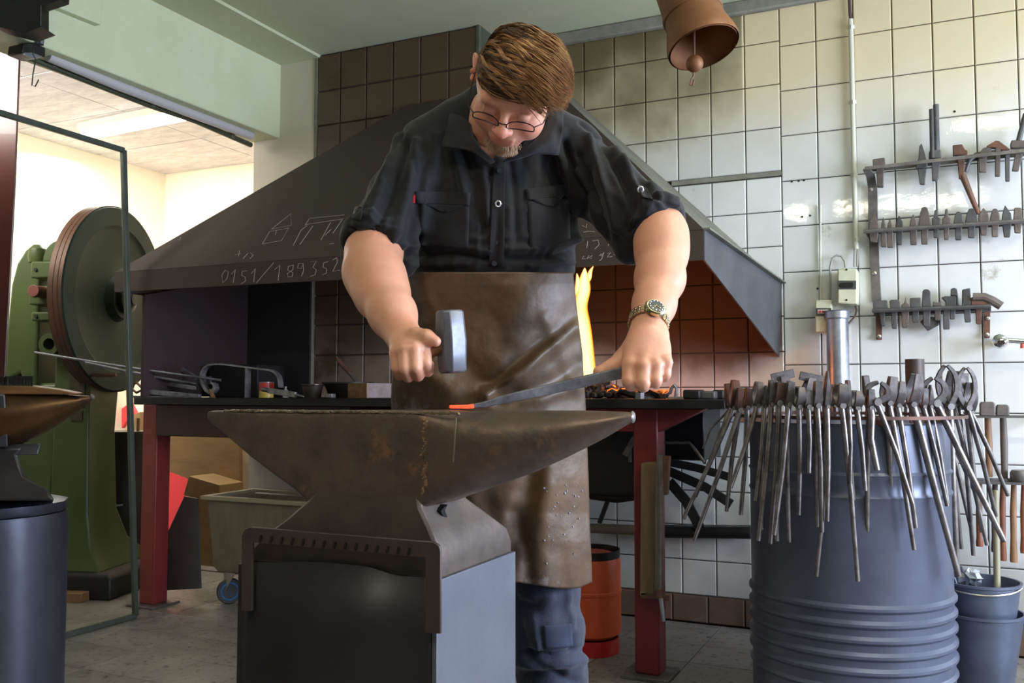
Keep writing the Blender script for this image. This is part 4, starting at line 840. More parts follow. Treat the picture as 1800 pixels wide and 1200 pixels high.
T(1346, 677, 1344, 714, [(1328, 880), (1338, 930)], 9, 'point', label='narrow pointed tongs behind the sloping bright rein', far=False)
T(1358, 668, 1356, 710, [(1333, 950)], 13, label='tongs hanging over the left edge of the drum')
T(1373, 672, 1369, 708, [(1354, 955), (1366, 950)], 17, label='wide jawed reddish tongs with a very long bright rein', brown=True)
T(1390, 670, 1386, 710, [(1361, 940), (1387, 952)], 13, label='black straight jawed tongs with reins crossing to the left')
T(1406, 680, 1404, 714, [(1404, 905)], 13, 'round', label='dark blunt tongs with one straight rein in front of the drum')
T(1376, 660, 1388, 712, [(1392, 860)], 16, 'plate', far=True, label='tongs with a flat rectangular plate head, the left of two')
T(1426, 664, 1416, 712, [(1410, 870)], 16, 'plate', far=True, label='tongs with a flat tilted plate head, the right of two')
T(1421, 686, 1420, 714, [(1422, 831)], 13, label='shortest tongs, with a stubby rein ending high on the drum')
T(1438, 670, 1436, 712, [(1445, 935), (1436, 925)], 14, label='square jawed black tongs left of the pointed ones')
T(1454, 652, 1453, 714, [(1454, 916), (1435, 1012, -.01)], 10, 'point', label='long pointed tongs with a rein crossing low to the left')
T(1466, 676, 1468, 712, [(1470, 850)], 13, 'round', far=True, label='round nosed tongs behind the long central rein')
T(1478, 674, 1479, 712, [(1508, 1021)], 17, 'round', label='tongs with the longest rein in the middle of the drum')
T(1490, 668, 1491, 716, [(1494, 850), (1500, 878)], 7, label='very thin tongs just right of the longest rein')
T(1506, 687, 1505, 716, [(1521, 862)], 13, 'round', label='tongs with a bulbous nose and medium bright rein')
T(1521, 660, 1526, 712, [(1499, 872)], 11, far=True, label='upright paddle shaped tongs behind the drum centre')
T(1530, 684, 1529, 716, [(1542, 826, .008, .010), (1525, 958)], 12, label='tongs with a thick short rein right of the drum centre')
T(1546, 672, 1540, 706, [(1604, 885, -.006)], 20, 'hook', label='dark lumpy tongs whose rein runs slanting down right', dd=-.01)
T(1556, 674, 1560, 712, [(1555, 925)], 12, 'round', far=True, label='dark tongs behind the slanting rein')
T(1570, 662, 1562, 708, [(1607, 966), (1572, 959)], 15, label='tongs with a tall square jaw and rein to the right')
T(1582, 670, 1577, 712, [(1610, 928), (1555, 1009)], 12, 'round', label='tongs with one rein reaching very low on the drum')
T(1592, 684, 1594, 712, [(1576, 900)], 14, 'hook', far=True, label='small hooked tongs behind the square jawed pair')
T(1611, 657, 1603, 710, [(1685, 1012, 0, .010)], 15, 'round', label='tall tongs with a thick rein ending far below the right edge')
T(1625, 682, 1622, 714, [(1665, 889)], 10, label='narrow tongs in front of the dark vertical pipe')
T(1635, 676, 1634, 714, [(1666, 884), (1640, 1010)], 9, 'point', label='slim pointed tongs right of the vertical pipe')
T(1641, 664, 1644, 708, [(1765, 951, 0, .0095)], 20, 'hook', label='dark hooked tongs with a thick rein slanting far right', dd=-.02)
T(1663, 642, 1668, 714, [(1683, 1014, 0, .010), (1690, 964)], 18, 'hook', label='large claw tongs, tallest on the right of the ring')
T(1676, 652, 1675, 712, [(1735, 958)], 14, 'round', label='grey spoon nosed tongs right of the claw tongs')
T(1687, 664, 1686, 716, [(1711, 976)], 12, 'plate', label='tongs with a short crosspiece head near the right edge')
T(1698, 646, 1700, 716, [(1751, 907), (1726, 935)], 16, 'hook', label='big hooked tongs at the right edge of the ring', far=True, dd=-.12)
T(1706, 672, 1706, 724, [(1772, 871)], 10, 'round', label='rightmost tongs, their rein reaching furthest right', far=True, dd=-.10)
T(1652, 690, 1655, 722, [(1706, 925), (1716, 870)], 10, 'point', far=True, label='thin tongs behind the claw tongs', dd=-.06)
pvp = W(1609, 690, 3.25)
tag(obj('vertical_pipe', B().lathe([(.032, 0), (.032, 1-(630-690)*3.2/FOC), (.028, 1-(630-690)*3.2/FOC), (.028, .5)], [pvp[0], pvp[1], 0], seg=24), mat('dark_pipe', (74, 62, 54), (58, 54, 54), rough=.5, metal=.4, scale=8), smooth=40), 'dark open steel pipe standing upright behind the tongs', 'pipe')
# ================================================================ buckets
m_bk = mat('bucket_zinc', (104, 112, 132), (86, 92, 108), rough=.4, metal=.5, scale=8, c3=(140, 150, 168), s3=9, t3=.66)
bc = PY(1725, 1110, 3.42); bc = np.array([bc[0], 3.45, 0])
k1 = thing('bucket', bc, 'grey bucket on the floor right of the drum, holding another bucket', 'bucket')
obj('shell', B().lathe([(.085, 0), (.088, .01), (.128, .265), (.134, .268), (.134, .276), (.126, .276), (.118, .20), (.080, .02)], bc, seg=48), m_bk, k1)
k2 = thing('bucket', bc+[0, 0, .17], 'scratched metal bucket nested inside the grey bucket', 'bucket')
obj('shell', B().lathe([(.09, .17), (.112, .30), (.121, .365), (.127, .368), (.127, .376), (.119, .376), (.108, .30), (.088, .18)], bc, seg=48), m_bk, k2)
obj('handle', B().tube([bc+[.125*math.cos(t), -.125*math.sin(t)*1.0, .372-.022*math.sin(t)] for t in np.linspace(0.1, math.pi-.1, 20)], .003, 6), m_zinc, k2)
tag(obj('crumpled_foil', B().blob(bc+[-.03, .0, .385], (.035, .03, .03), 12, .4), m_galv, smooth=None), 'crumpled silvery tin sticking out of the nested bucket', 'tin')
for x0, x1, y1, lab in ((1672, 1690, 1024, 'dark iron bar leaning in the bucket at the left'), (1660, 1682, 1026, 'thin dark rod leaning in the bucket')):
    a = PY(x0-12, 950, 3.5); b_ = PY(x1, y1+10, 3.46)
    tag(obj('iron_rod', B().tube([a, b_], .006, 8), m_toolg), lab, 'rod', 'rods in the bucket')
tag(obj('broomstick', B().tube([PY(1750, 862, 3.6), PY(1752, 970, 3.55), PY(1753, 1035, 3.5)], .011, 10), mat('yellow_stick', (134, 128, 104), rough=.5), smooth=60), 'pale yellow stick standing in the nested bucket', 'stick')
# ================================================================ wall racks on the right
RWY = 3.93
def rk_bar(name, pts, label, Y=RWY):
    return None
def tool(poly, m, label, name='hardy_tool', cat='tool', group=None, Y=RWY, th=.018, parts=None):
    """poly in pixels on the plane Y, extruded to a real thickness; parts: [(name, poly, material)]"""
    c = PY(*poly[0], Y); t = thing(name, c, label, cat, group)
    for nm, pl, mm_, th_ in [(parts and 'head' or 'body', poly, m, th)]+(parts or []):
        obj(nm, B().prism([PY(x, y, Y)-[0, th_/2, 0] for x, y in pl], (0, th_, 0)), mm_, t, bevel=.0025, seg=1)
    return t
r2 = thing('tool_rack', PY(1650, 400, RWY), 'middle wall rack of two long bars holding chisels and punches', 'rack')
obj('bar', B().tube([PY(1518, 407, RWY-.035), PY(1830, 386, RWY-.035)], .0085, 10), m_steel, r2)
obj('bar', B().tube([PY(1528, 409, RWY+.028), PY(1830, 391, RWY+.028)], .007, 10), m_toolg, r2)
obj('corner', B().prism([PY(1517, 404, RWY-.035), PY(1530, 405, RWY+.03), PY(1531, 424, RWY+.03)], (0, .008, 0)), m_steel, r2)
stp = thing('rack_strap', PY(1533, 400, 3.98), 'tall flat steel strap screwed to the wall carrying the racks', 'strap')
obj('strap', B().strap([PY(x, y, Y) for x, y, Y in [(1522, 296, 3.90), (1530, 308, 3.93), (1534, 330, 3.975), (1535, 400, 3.98), (1541, 530, 3.98)]], [.026, .034, .036, .036, .036], .006, (1, 0, 0)), m_steel, stp, bevel=.001)
for x, y in ((1531, 333), (1537, 480)): obj('screw', B().lathe([(.009, 0), (.008, -.006), (.004, -.008)], PY(x, y, 3.976), (0, 1, 0), seg=12), m_zinc, stp)
G2 = 'pointed and rounded tools in the middle wall rack'
def f2(x, y): return (1480+x/4.284, 360+y/4.284)
def pointed(x, y0, y1, w, ym=150, ws=None, tilt=0):
    ws = ws or w*.8
    return [f2(x-w*.5, ym-5), f2(x-w*.42, ym-(ym-y0)*.45), f2(x+tilt, y0), f2(x+w*.42, ym-(ym-y0)*.45), f2(x+w*.5, ym-5), f2(x+ws*.55, y1), f2(x-ws*.45, y1)]
def rounded(x, y0, y1, w, ym=150, ws=None):
    ws = ws or w*.55
    return [f2(x-w*.5, ym), f2(x-w*.36, y0+(ym-y0)*.35), f2(x-w*.2, y0+4), f2(x, y0), f2(x+w*.2, y0+4), f2(x+w*.36, y0+(ym-y0)*.35), f2(x+w*.5, ym-3), f2(x+ws*.5, ym+22), f2(x+ws*.45, y1), f2(x-ws*.45, y1), f2(x-ws*.5, ym+22)]
def knob(x, y0, y1, w):
    return [f2(x-w*.6, 150), f2(x-w*.6, 105), f2(x-w*.3, 92), f2(x-w*.2, y0+12), f2(x, y0), f2(x+w*.2, y0+12), f2(x+w*.3, 92), f2(x+w*.6, 105), f2(x+w*.6, 145), f2(x+w*.38, 165), f2(x+w*.34, y1), f2(x-w*.34, y1), f2(x-w*.38, 165)]
for poly, mm_, lab in (
    ([f2(202, 165), f2(212, 110), f2(248, 68), f2(280, 160), f2(266, 285), f2(212, 280)], m_toolb, 'broad flat brown chisel over the strap, first in the middle rack'),
    (pointed(312, 93, 318, 34, 180, 40), m_toolb, 'narrow brown spike second in the middle rack'),
    (pointed(362, 106, 323, 40, 180, 46), m_toolb, 'stout brown spike third in the middle rack'),
    (pointed(432, 80, 303, 58, 165, 34), m_toolg, 'dark leaf-pointed tool alone after the spikes in the middle rack'),
    (pointed(537, 70, 303, 56, 165, 48), m_toolb, 'small brown pointed tool left of the big dome in the middle rack'),
    (rounded(622, 18, 298, 96, 160, 54), m_toolb, 'largest dome topped tool in the middle rack'),
    (knob(708, 35, 250, 52), m_toolg, 'first of the two nipple topped punches, broader neck'),
    (knob(787, 28, 264, 52), m_toolb, 'second nipple topped punch, with a longer stem'),
    (rounded(877, 52, 266, 80, 150, 52), m_toolg, 'low dark dome tool right of the nipple punches'),
    (rounded(975, 28, 250, 100, 145, 54), m_toolg, 'wide grey sloping dome tool touching the leaning handle'),
    (pointed(1066, 22, 230, 80, 108, 44), m_toolb, 'brown gable-shaped block under the leaning handle'),
    (rounded(1152, 30, 242, 84, 138, 52), m_toolb, 'brown dome tool third from the right end of the middle rack'),
    (pointed(1240, 3, 245, 76, 120, 44, -14), m_toolg, 'tall grey leaf tool second from the right end of the middle rack'),
    ([f2(1290, 115), f2(1296, 24), f2(1350, 22), f2(1360, 112), f2(1346, 215), f2(1300, 212)], m_toolb, 'reddish tool with a level top near the right end of the middle rack'),
    ([f2(1372, 105), f2(1376, 70), f2(1392, 40), f2(1410, 60), f2(1412, 180), f2(1380, 185)], m_toolg, 'tool cut by the right picture edge in the middle rack')):
    tool(poly, mm_, lab, group=G2)
# rack 3
r3 = thing('tool_rack', PY(1650, 545, RWY), 'lower wall rack of a dark bar on two screwed legs', 'rack')
obj('bar', B().tube([PY(1533, 546, RWY-.03), PY(1742, 538, RWY-.03)], .0085, 10), m_toolg, r3)
obj('bar', B().tube([PY(1536, 551, RWY+.03), PY(1742, 544, RWY+.03)], .007, 10), m_toolg, r3)
for x0, y0, y1 in ((1545, 548, 597), (1735, 540, 594)):
    lg = obj('leg', B().prism([PY(x, y, 3.975) for x, y in [(x0-6, y0), (x0+6, y0), (x0+5, y1), (x0-5, y1)]], (0, .008, 0)), m_rusty, r3, bevel=.001)
    obj('screw', B().lathe([(.009, 0), (.008, -.006), (.004, -.008)], PY(x0, y1-6, 3.97), (0, 1, 0), seg=12), m_zinc, lg)
    if x0 > 1600: obj('screw', B().lathe([(.009, 0), (.008, -.006), (.004, -.008)], PY(x0+1, 559, 3.97), (0, 1, 0), seg=12), m_zinc, lg)
G3 = 'swages and blocks in the lower wall rack'
def f(*a): return [f2(x, y) for x, y in a]
for poly, st_, mm_, lab in (
    (f((232, 722), (340, 718), (346, 780), (236, 788)), f((278, 785), (322, 785), (324, 915), (296, 915)), m_toolg, 'wide dark rectangular block at the left end of the lower rack'),
    (f((356, 726), (372, 716), (420, 716), (436, 726), (438, 780), (366, 782), (360, 740)), f((370, 780), (418, 780), (412, 935), (376, 932)), m_toolg, 'cup shaped swage second in the lower rack'),
    (f((446, 778), (450, 752), (468, 744), (479, 690), (492, 742), (504, 752), (506, 776)), f((446, 780), (508, 780), (498, 928), (452, 926)), m_toolb, 'brown block with a sharp needle spike in the lower rack'),
    (f((511, 704), (592, 700), (594, 772), (513, 776)), f((526, 776), (580, 776), (576, 890), (530, 886)), m_toolg, 'square dark plate swage in the lower rack'),
    (f((604, 770), (606, 650), (622, 638), (650, 638), (666, 654), (672, 768)), f((608, 775), (668, 775), (664, 912), (640, 922), (612, 910)), m_toolg, 'tall hollow half-round swage in the lower rack'),
    (f((682, 765), (684, 728), (712, 738), (750, 726), (752, 765)), f((696, 768), (744, 768), (742, 870), (698, 872)), m_toolb, 'low brown forked swage in the lower rack'),
    (f((748, 700), (772, 690), (858, 688), (862, 765), (780, 770), (778, 730)), f((762, 770), (815, 770), (812, 938), (762, 938)), m_toolg, 'stepped wide block with a long dark stem in the lower rack'),
    (f((818, 686), (818, 634), (845, 626), (866, 636), (880, 740), (888, 765), (862, 765), (860, 690)), f((812, 772), (856, 772), (850, 862), (812, 862)), m_toolg, 'half-round tool rising behind the stepped block'),
    (f((904, 640), (964, 628), (972, 740), (966, 765), (904, 768)), f((914, 770), (968, 770), (972, 884), (926, 886)), m_toolg, 'tall square tool with a pale slanted edge in the lower rack'),
    (f((968, 700), (1010, 690), (1050, 722), (1096, 718), (1110, 765), (972, 768)), f((1002, 772), (1054, 772), (1050, 900), (1010, 898)), m_rusty, 'rusty saddle block near the right leg of the lower rack')):
    tool(poly, mm_, lab, group=G3, parts=[('stem', st_, mm_, .016)], th=.03)
tool(f((586, 880), (645, 950), (730, 905), (735, 850), (640, 840)), m_toolg, 'black diamond corner of a block hanging below the lower rack', group=G3, Y=3.955, th=.02)
el = thing('iron_elbow', PY(1725, 520, RWY), 'bent rusty iron pipe elbow resting on the right end of the lower rack', 'pipe')
obj('pipe', B().tube([PY(1710, 522, RWY-.01), PY(1730, 522, RWY-.01), PY(1744, 528, RWY-.01), PY(1760, 538, RWY-.01)], .017, 10), m_toolb, el)
# rack 1
r1 = thing('tool_rack', PY(1650, 285, RWY), 'upper wall rack of two long bars holding blocks and rods', 'rack')
obj('bar', B().strap([PY(1520, 296, RWY-.045), PY(1830, 261, RWY-.045)], .013, .006, (0, 0, 1)), m_steel, r1)
obj('bar', B().strap([PY(1530, 299, RWY+.02), PY(1830, 268, RWY+.02)], .014, .006, (0, 0, 1)), m_toolg, r1)
def g(*a): return [(1480+x/5, 160+y/5) for x, y in a]
G1 = 'blocks rods and swages in the upper wall rack'
for poly, st_, mm_, lab in (
    (g((270, 605), (376, 590), (384, 665), (274, 675)), g((300, 670), (368, 670), (365, 848), (310, 848)), m_toolb, 'brown square headed block at the left end of the upper rack'),
    (g((672, 600), (680, 490), (700, 466), (718, 520), (738, 600), (752, 640), (750, 680), (650, 690), (652, 640)), g((664, 685), (742, 685), (728, 826), (684, 822)), m_toolg, 'grey tapering chisel with a collar in the upper rack'),
    (g((762, 600), (764, 540), (780, 526), (866, 520), (874, 590)), g((786, 600), (868, 600), (850, 770), (830, 788), (792, 792)), m_toolg, 'dark clamp block that holds two upright rods'),
    (g((972, 482), (1055, 474), (1080, 520), (1104, 530), (1100, 570), (976, 572)), g((1012, 572), (1078, 572), (1074, 770), (1028, 774)), m_rusty, 'rusty orange block left of the hammer in the upper rack'),
    (g((1196, 596), (1200, 560), (1240, 505), (1300, 500), (1320, 525), (1280, 560), (1272, 590)), g((1200, 595), (1274, 590), (1270, 714), (1206, 716)), m_toolb, 'spoon shaped tool with a pinkish stem in the upper rack'),
    (g((1345, 512), (1368, 500), (1394, 510), (1392, 560), (1345, 562)), g((1346, 560), (1392, 560), (1390, 752), (1344, 752)), m_toolb, 'slim round steel pin right of the spoon tool'),
    (g((1428, 560), (1430, 530), (1474, 528), (1476, 560)), g((1432, 560), (1474, 560), (1476, 795), (1436, 795)), m_toolg, 'thin dark pin with the longest stem in the upper rack'),
    (g((1268, 490), (1350, 442), (1380, 446), (1480, 520), (1400, 524), (1340, 505), (1270, 505)), g((1400, 520), (1440, 522), (1440, 540), (1400, 540)), m_rusty, 'rusty wedge shaped hammer head lying on top of the upper rack'),
    (g((1480, 460), (1490, 438), (1640, 440), (1650, 500), (1480, 510)), g((1520, 560), (1590, 550), (1552, 706), (1492, 704)), m_toolb, 'brown hammer head at the right end of the upper rack')):
    tool(poly, mm_, lab, group=G1, parts=[('stem', st_, mm_, .02)], th=.028)
tag(obj('steel_rod', B().tube([PY(1645, 184, RWY), PY(1647, 275, RWY)], .011, 12), m_toolg), 'tall round rod standing up from the upper rack, the longer of two', 'rod', 'upright rods in the upper rack')
tag(obj('steel_rod', B().tube([PY(1637, 192, RWY-.02), PY(1639, 278, RWY-.02)], .0085, 12), m_toolg), 'thinner upright rod left of the tall round rod', 'rod', 'upright rods in the upper rack')
tag(obj('leaning_rod', B().tube([PY(1790, 250, RWY), PY(1803, 200, RWY)], .010, 10), m_toolg), 'dark rod rising from the brown hammer head at the right edge', 'rod')
tag(obj('wooden_stick', B().tube([PY(1692, 308, RWY), PY(1720, 376, RWY)], [.013, .009], 12), mat('brown_handle', (120, 84, 66), (96, 70, 58), rough=.4), smooth=60), 'brown wooden handle slanting between the upper and middle racks', 'stick')
tag(obj('curved_iron', B().tube([PY(1698, 302, RWY), PY(1704, 282, RWY), PY(1716, 272, RWY), PY(1735, 268, RWY), PY(1760, 266, RWY)], [.006, .009, .010, .009, .004], 8), m_toolg, smooth=60), 'curved iron strip lying along the upper rack', 'iron')
# ---- electrical
sw = thing('motor_switch', PY(1485, 500, 3.95), 'larger cream motor starter box with a dark rocker strip on the wall', 'switch')
m_sw = mat('switch_cream', (214, 212, 184), (198, 196, 168), rough=.45, scale=14)
m_swd = mat('switch_dark', (70, 72, 66), rough=.5)
def pbox(x0, y0, x1, y1, Y0, Y1, m, parent, name, bevel=.003, sk_=0, **k):
    return obj(name, B().hexa([PY(x0, y1, Y0), PY(x1, y1-sk_, Y0), PY(x1, y1-sk_, Y0)*[1, 0, 1]+[0, Y1, 0], PY(x0, y1, Y0)*[1, 0, 1]+[0, Y1, 0]],
        [PY(x0, y0, Y0), PY(x1, y0-sk_, Y0), PY(x1, y0-sk_, Y0)*[1, 0, 1]+[0, Y1, 0], PY(x0, y0, Y0)*[1, 0, 1]+[0, Y1, 0]]), m, parent, bevel=bevel, **k)
pbox(1472, 472, 1507, 534, 3.87, 3.985, m_sw, sw, 'case', .006)
pbox(1472, 493, 1505, 508, 3.866, 3.872, m_swd, sw, 'rocker_panel', .001)
obj('rocker', B().prism([PY(x, y, 3.862) for x, y in [(1478, 497), (1498, 496), (1502, 500), (1498, 505), (1478, 505), (1475, 501)]], (0, .006, 0)), m_darkmetal, sw, bevel=.002)
for x, y in ((1488, 473.5), (1488, 527)): obj('screw', B().lathe([(.004, 0), (.004, -.002)], PY(x, y, 3.869), (0, 1, 0), seg=8), m_darkmetal, sw)
s2_ = thing('wall_switch', PY(1447, 555, 3.95), 'smaller cream switch box with a red marking beside the galvanised pipe', 'switch')
pbox(1433, 527, 1462, 584, 3.90, 3.985, m_sw, s2_, 'case', .005)
pbox(1434, 541, 1461, 555, 3.896, 3.902, m_swd, s2_, 'switch_panel', .001)
pbox(1437, 544, 1456, 551, 3.893, 3.898, mat('switch_white', (210, 196, 190), rough=.5), s2_, 'switch_key', .001)
pbox(1439, 545.5, 1443, 549.5, 3.891, 3.894, mat('switch_red', (200, 70, 60), rough=.5), s2_, 'red_mark', 0); pbox(1445, 545.5, 1448, 549.5, 3.891, 3.894, bpy.data.materials['switch_red'], s2_, 'red_mark', 0)
cn = thing('wall_conduit', PY(1500, 200, 3.98), 'cream painted conduit running down the wall to the motor switch', 'conduit')
obj('pipe', B().tube([PY(x, y, 3.972) for x, y in [(1495, 34), (1497, 100), (1499, 200), (1502, 320), (1505, 438)]], .0105, 12), m_white, cn)
obj('cable', B().tube([PY(x, y, 3.975) for x, y in [(1493, -10), (1494, 20), (1496, 40)]], .007, 8), mat('brown_cable', (84, 62, 60), rough=.5), cn)
for x, y in ((1496, 48), (1499, 180), (1501, 308), (1505, 422)): obj('clip', B().strap([PY(x-6, y, 3.982), PY(x, y-1, 3.958), PY(x+6, y-1, 3.982)], .016, .003, (0, 0, 1)), m_white, cn, bevel=.001)
for dx in (-2.5, 2.5): obj('cable', B().tube([PY(1505+dx, 436, 3.97), PY(1504+dx, 468, 3.95)], .004, 8), mat('grey_cable', (160, 156, 146), rough=.5) if dx < 0 else bpy.data.materials['grey_cable'], cn)
tag(obj('looped_cable', B().tube([PY(x, y, 3.96) for x, y in [(1459, 530), (1460, 500), (1459, 470), (1463, 454), (1470, 449), (1479, 450), (1485, 459), (1486, 470)]], .0045, 8), bpy.data.materials['grey_cable'], smooth=60), 'grey cable looping between the two switch boxes', 'cable')
tag(obj('thin_pipe', B().tube([PY(1442, 360, 3.98), PY(1442, 450, 3.98), PY(1443, 528, 3.98)], .005, 8), m_white, smooth=60), 'thin pale wire running down the wall to the small switch', 'wire')
tag(obj('looped_cable', B().tube([PY(x, y, 3.96) for x, y in [(1503, 534), (1506, 545), (1503, 556), (1490, 570), (1480, 575)]], .004, 8), mat('brown_wire', (110, 80, 66), rough=.5), smooth=60), 'brown cable bending from the motor switch behind the galvanised pipe', 'cable')
gp = thing('galvanised_pipe', PY(1474, 620, 3.93), 'stout galvanised pipe with a flared collar rising behind the tongs', 'pipe')
p0 = PY(1474, 690, 3.90); zt_ = PY(1474, 546, 3.90)[2]
obj('pipe', B().lathe([(.043, 0), (.043, zt_-.03)], [p0[0], 3.90, 0], seg=28), m_galv, gp)
obj('collar', B().lathe([(.045, zt_-.035), (.049, zt_-.03), (.049, zt_-.004), (.053, zt_), (.047, zt_), (.041, zt_-.03)], [p0[0], 3.90, 0], seg=28), m_galv, gp)
obj('bracket', B().box([p0[0]-.02, 3.93, 1.05], [p0[0]+.02, 3.985, 1.08]), m_rusty, gp)
# drilled holes
for x, y in ((1392, 319), (1404, 318), (1413, 317), (1410, 381), (1424, 379), (1437, 507), (1678, 196)):
    obj('drill_hole', B().lathe([(.0045, 0), (.0045, -.0015)], PY(x, y, 3.9915), (0, 1, 0), seg=10), m_darkmetal, wb)
# tap
fa = thing('wall_tap', PY(1765, 600, 3.9), 'chrome wall tap with its spout pointing right', 'tap')
obj('knob', B().lathe([(.010, .02), (.026, .012), (.030, -.005), (.026, -.02), (.012, -.026)], PY(1759, 600, 3.86), (.3, 1, -.1), seg=8), m_chrome, fa, bevel=.003)
obj('body', B().tube([PY(1756, 601, 3.985), PY(1760, 600, 3.90), PY(1764, 598, 3.86)], .016, 14), m_chrome, fa)
obj('spout', B().tube([PY(1768, 598, 3.87), PY(1800, 600, 3.87), PY(1830, 603, 3.87)], .011, 12), m_chrome, fa)
obj('outlet', B().tube([PY(1797, 602, 3.87), PY(1797, 612, 3.87)], .007, 10), mat('red_cap', (190, 70, 60), rough=.5), fa)
# hammer racks at right edge
h1 = thing('hammer_rack', PY(1750, 734, 3.8), 'thin upper steel rail on the right wall holding two wooden hammers', 'rack')
obj('bar', B().strap([PY(1700, 733, 3.78), PY(1840, 733, 3.78)], .02, .006, (0, 1, 0)), m_steel, h1)
obj('bar', B().strap([PY(1700, 731, 3.88), PY(1840, 731, 3.88)], .02, .006, (0, 1, 0)), m_steel, h1)
obj('arm', B().strap([PY(1704, 732, 3.78), PY(1704, 731, 3.99)], .02, .006, (0, 0, 1)), m_steel, h1); obj('arm', B().strap([PY(1835, 733, 3.78), PY(1835, 731, 3.99)], .02, .006, (0, 0, 1)), m_steel, h1)
m_head = mat('worn_head', (120, 110, 104), (92, 86, 84), rough=.6, metal=.3, scale=30, bump=.3)
GH = 'hammers standing head up in the upper rail'
for x, y0, w_, ye, lab, k in ((1736, 706, 13.5, 838, 'larger headed mallet, left one on the upper rail', 0), (1763, 711, 11.5, 842, 'smaller headed hammer, right one on the upper rail', 1)):
    t = thing('hammer', PY(x, 720, 3.83), lab, 'hammer', GH)
    obj('head', B().prism([PY(a, b_, 3.80) for a, b_ in [(x-w_, y0+3), (x-w_+3, y0), (x+w_-3, y0), (x+w_, y0+4), (x+w_, 731), (x-w_, 731)]], (0, .06, 0)), m_head, t, bevel=.004)
    obj('handle', B().tube([PY(x, 732, 3.83), PY(x+2, 780, 3.83), PY(x+3, ye, 3.83)], [.011, .013, .011], 12, flat=.8), m_wood if k == 0 else mat('grey_handle', (104, 92, 84), (84, 76, 72), rough=.5), t)
h3 = thing('hammer_rack', PY(1760, 848, 3.8), 'lower steel rail on the right wall with hammer handles hanging down', 'rack')
obj('bar', B().strap([PY(1716, 848, 3.76), PY(1840, 851, 3.76)], .02, .008, (0, 1, 0)), m_steel, h3)
obj('bar', B().strap([PY(1716, 843, 3.88), PY(1840, 846, 3.88)], .02, .008, (0, 1, 0)), m_steel, h3)
obj('arm', B().strap([PY(1720, 846, 3.76), PY(1720, 844, 3.99)], .02, .006, (0, 0, 1)), m_steel, h3)
m_hred = mat('red_brown_handle', (150, 92, 66), (122, 78, 58), rough=.4, scale=14, rnd=.2)
GHB = 'hammers hanging handle down in the lower rail'
for x, ye, m_, lab in ((1722, 960, m_hred, 'hammer with a thick orange-brown handle, left on the lower rail'), (1749, 970, mat('dark_handle', (74, 58, 54), rough=.5), 'hammer with a dark straight handle ending at the pale stick'),
                 (1763, 985, m_hred, 'hammer with a long reddish flared handle on the lower rail'), (1782, 988, m_wood, 'hammer with a tan waisted handle second from the right'), (1800, 972, m_hred, 'hammer at the right picture edge on the lower rail')):
    t = thing('hammer', PY(x, 850, 3.82), lab, 'hammer', GHB)
    obj('head', B().prism([PY(a, b_, 3.79) for a, b_ in [(x-9, 842), (x+9, 842), (x+9, 849), (x-9, 849)]], (0, .06, 0)), m_toolg, t, bevel=.003)
    obj('handle', B().tube([PY(x, 850, 3.82), PY(x-1, 900, 3.82), PY(x-.5, 945, 3.82), PY(x, ye-8, 3.82), PY(x, ye, 3.82)], [.009, .011, .010, .013, .012], 12, flat=.8), m_, t)
ch = tag(obj('round_block', B().lathe([(.03, 0), (.036, .01), (.036, .035), (.03, .045)], PY(1795, 848, 3.8), seg=20), m_steel, smooth=40), 'dark round swage block on the lower rail at the right edge', 'block')
# ================================================================ bell
bd = 2.35; bm = W(1237, 84, bd)
bl_ = thing('iron_bell', bm, 'rusty iron bell with a ball clapper hanging from the ceiling', 'bell')
m_bell = mat('bell_rust', (132, 86, 52), (106, 70, 46), rough=.55, metal=.25, scale=7, bump=.15, bscale=40, c3=(104, 66, 50), s3=6, t3=.6)
axd = Uv*.96-Rv*.22+Fv*.34; axd /= np.linalg.norm(axd)
s = bd/FOC
prof = [(63, 0), (64, 6), (62, 18), (58, 32), (54, 46), (52, 62), (51, 90), (51, 140), (40, 165), (12, 172)]
n_ = len(prof)
pr = [(r*s, h*s) for r, h in prof]+[((r-3)*s, (h-1)*s) for r, h in prof[::-1]]
seg_ = 64
bb = B().lathe(pr, bm, axd, seg=seg_, cap=False)
obj('body', bb, m_bell, bl_, smooth=40)
obj('band', B().lathe([(52.5*s, 66*s), (54*s, 68*s), (54*s, 76*s), (52*s, 78*s)], bm, axd, seg=48, cap=False), m_bell, bl_)
cp = thing('clapper', bm, '', '') if False else None
c1 = W(1221, 112, bd)
cl_ = obj('clapper', B().tube([bm+axd*60*s, W(1220, 70, bd), W(1220, 100, bd)], .003, 8), m_rusty, bl_)
obj('ball', B().blob(c1, .0225, 20), m_bell, cl_)
obj('hook', B().tube([W(1219, 126, bd), W(1219, 134, bd), W(1215, 140, bd), W(1213, 149, bd), W(1218, 150, bd), W(1220, 140, bd)], .0025, 6), m_rusty, cl_)
obj('hanger', B().tube([bm+axd*170*s, bm+axd*172*s+[0, 0, .1], [bm[0]-.03, bm[1]+.08, 2.72]], .008, 8), m_rusty, bl_)
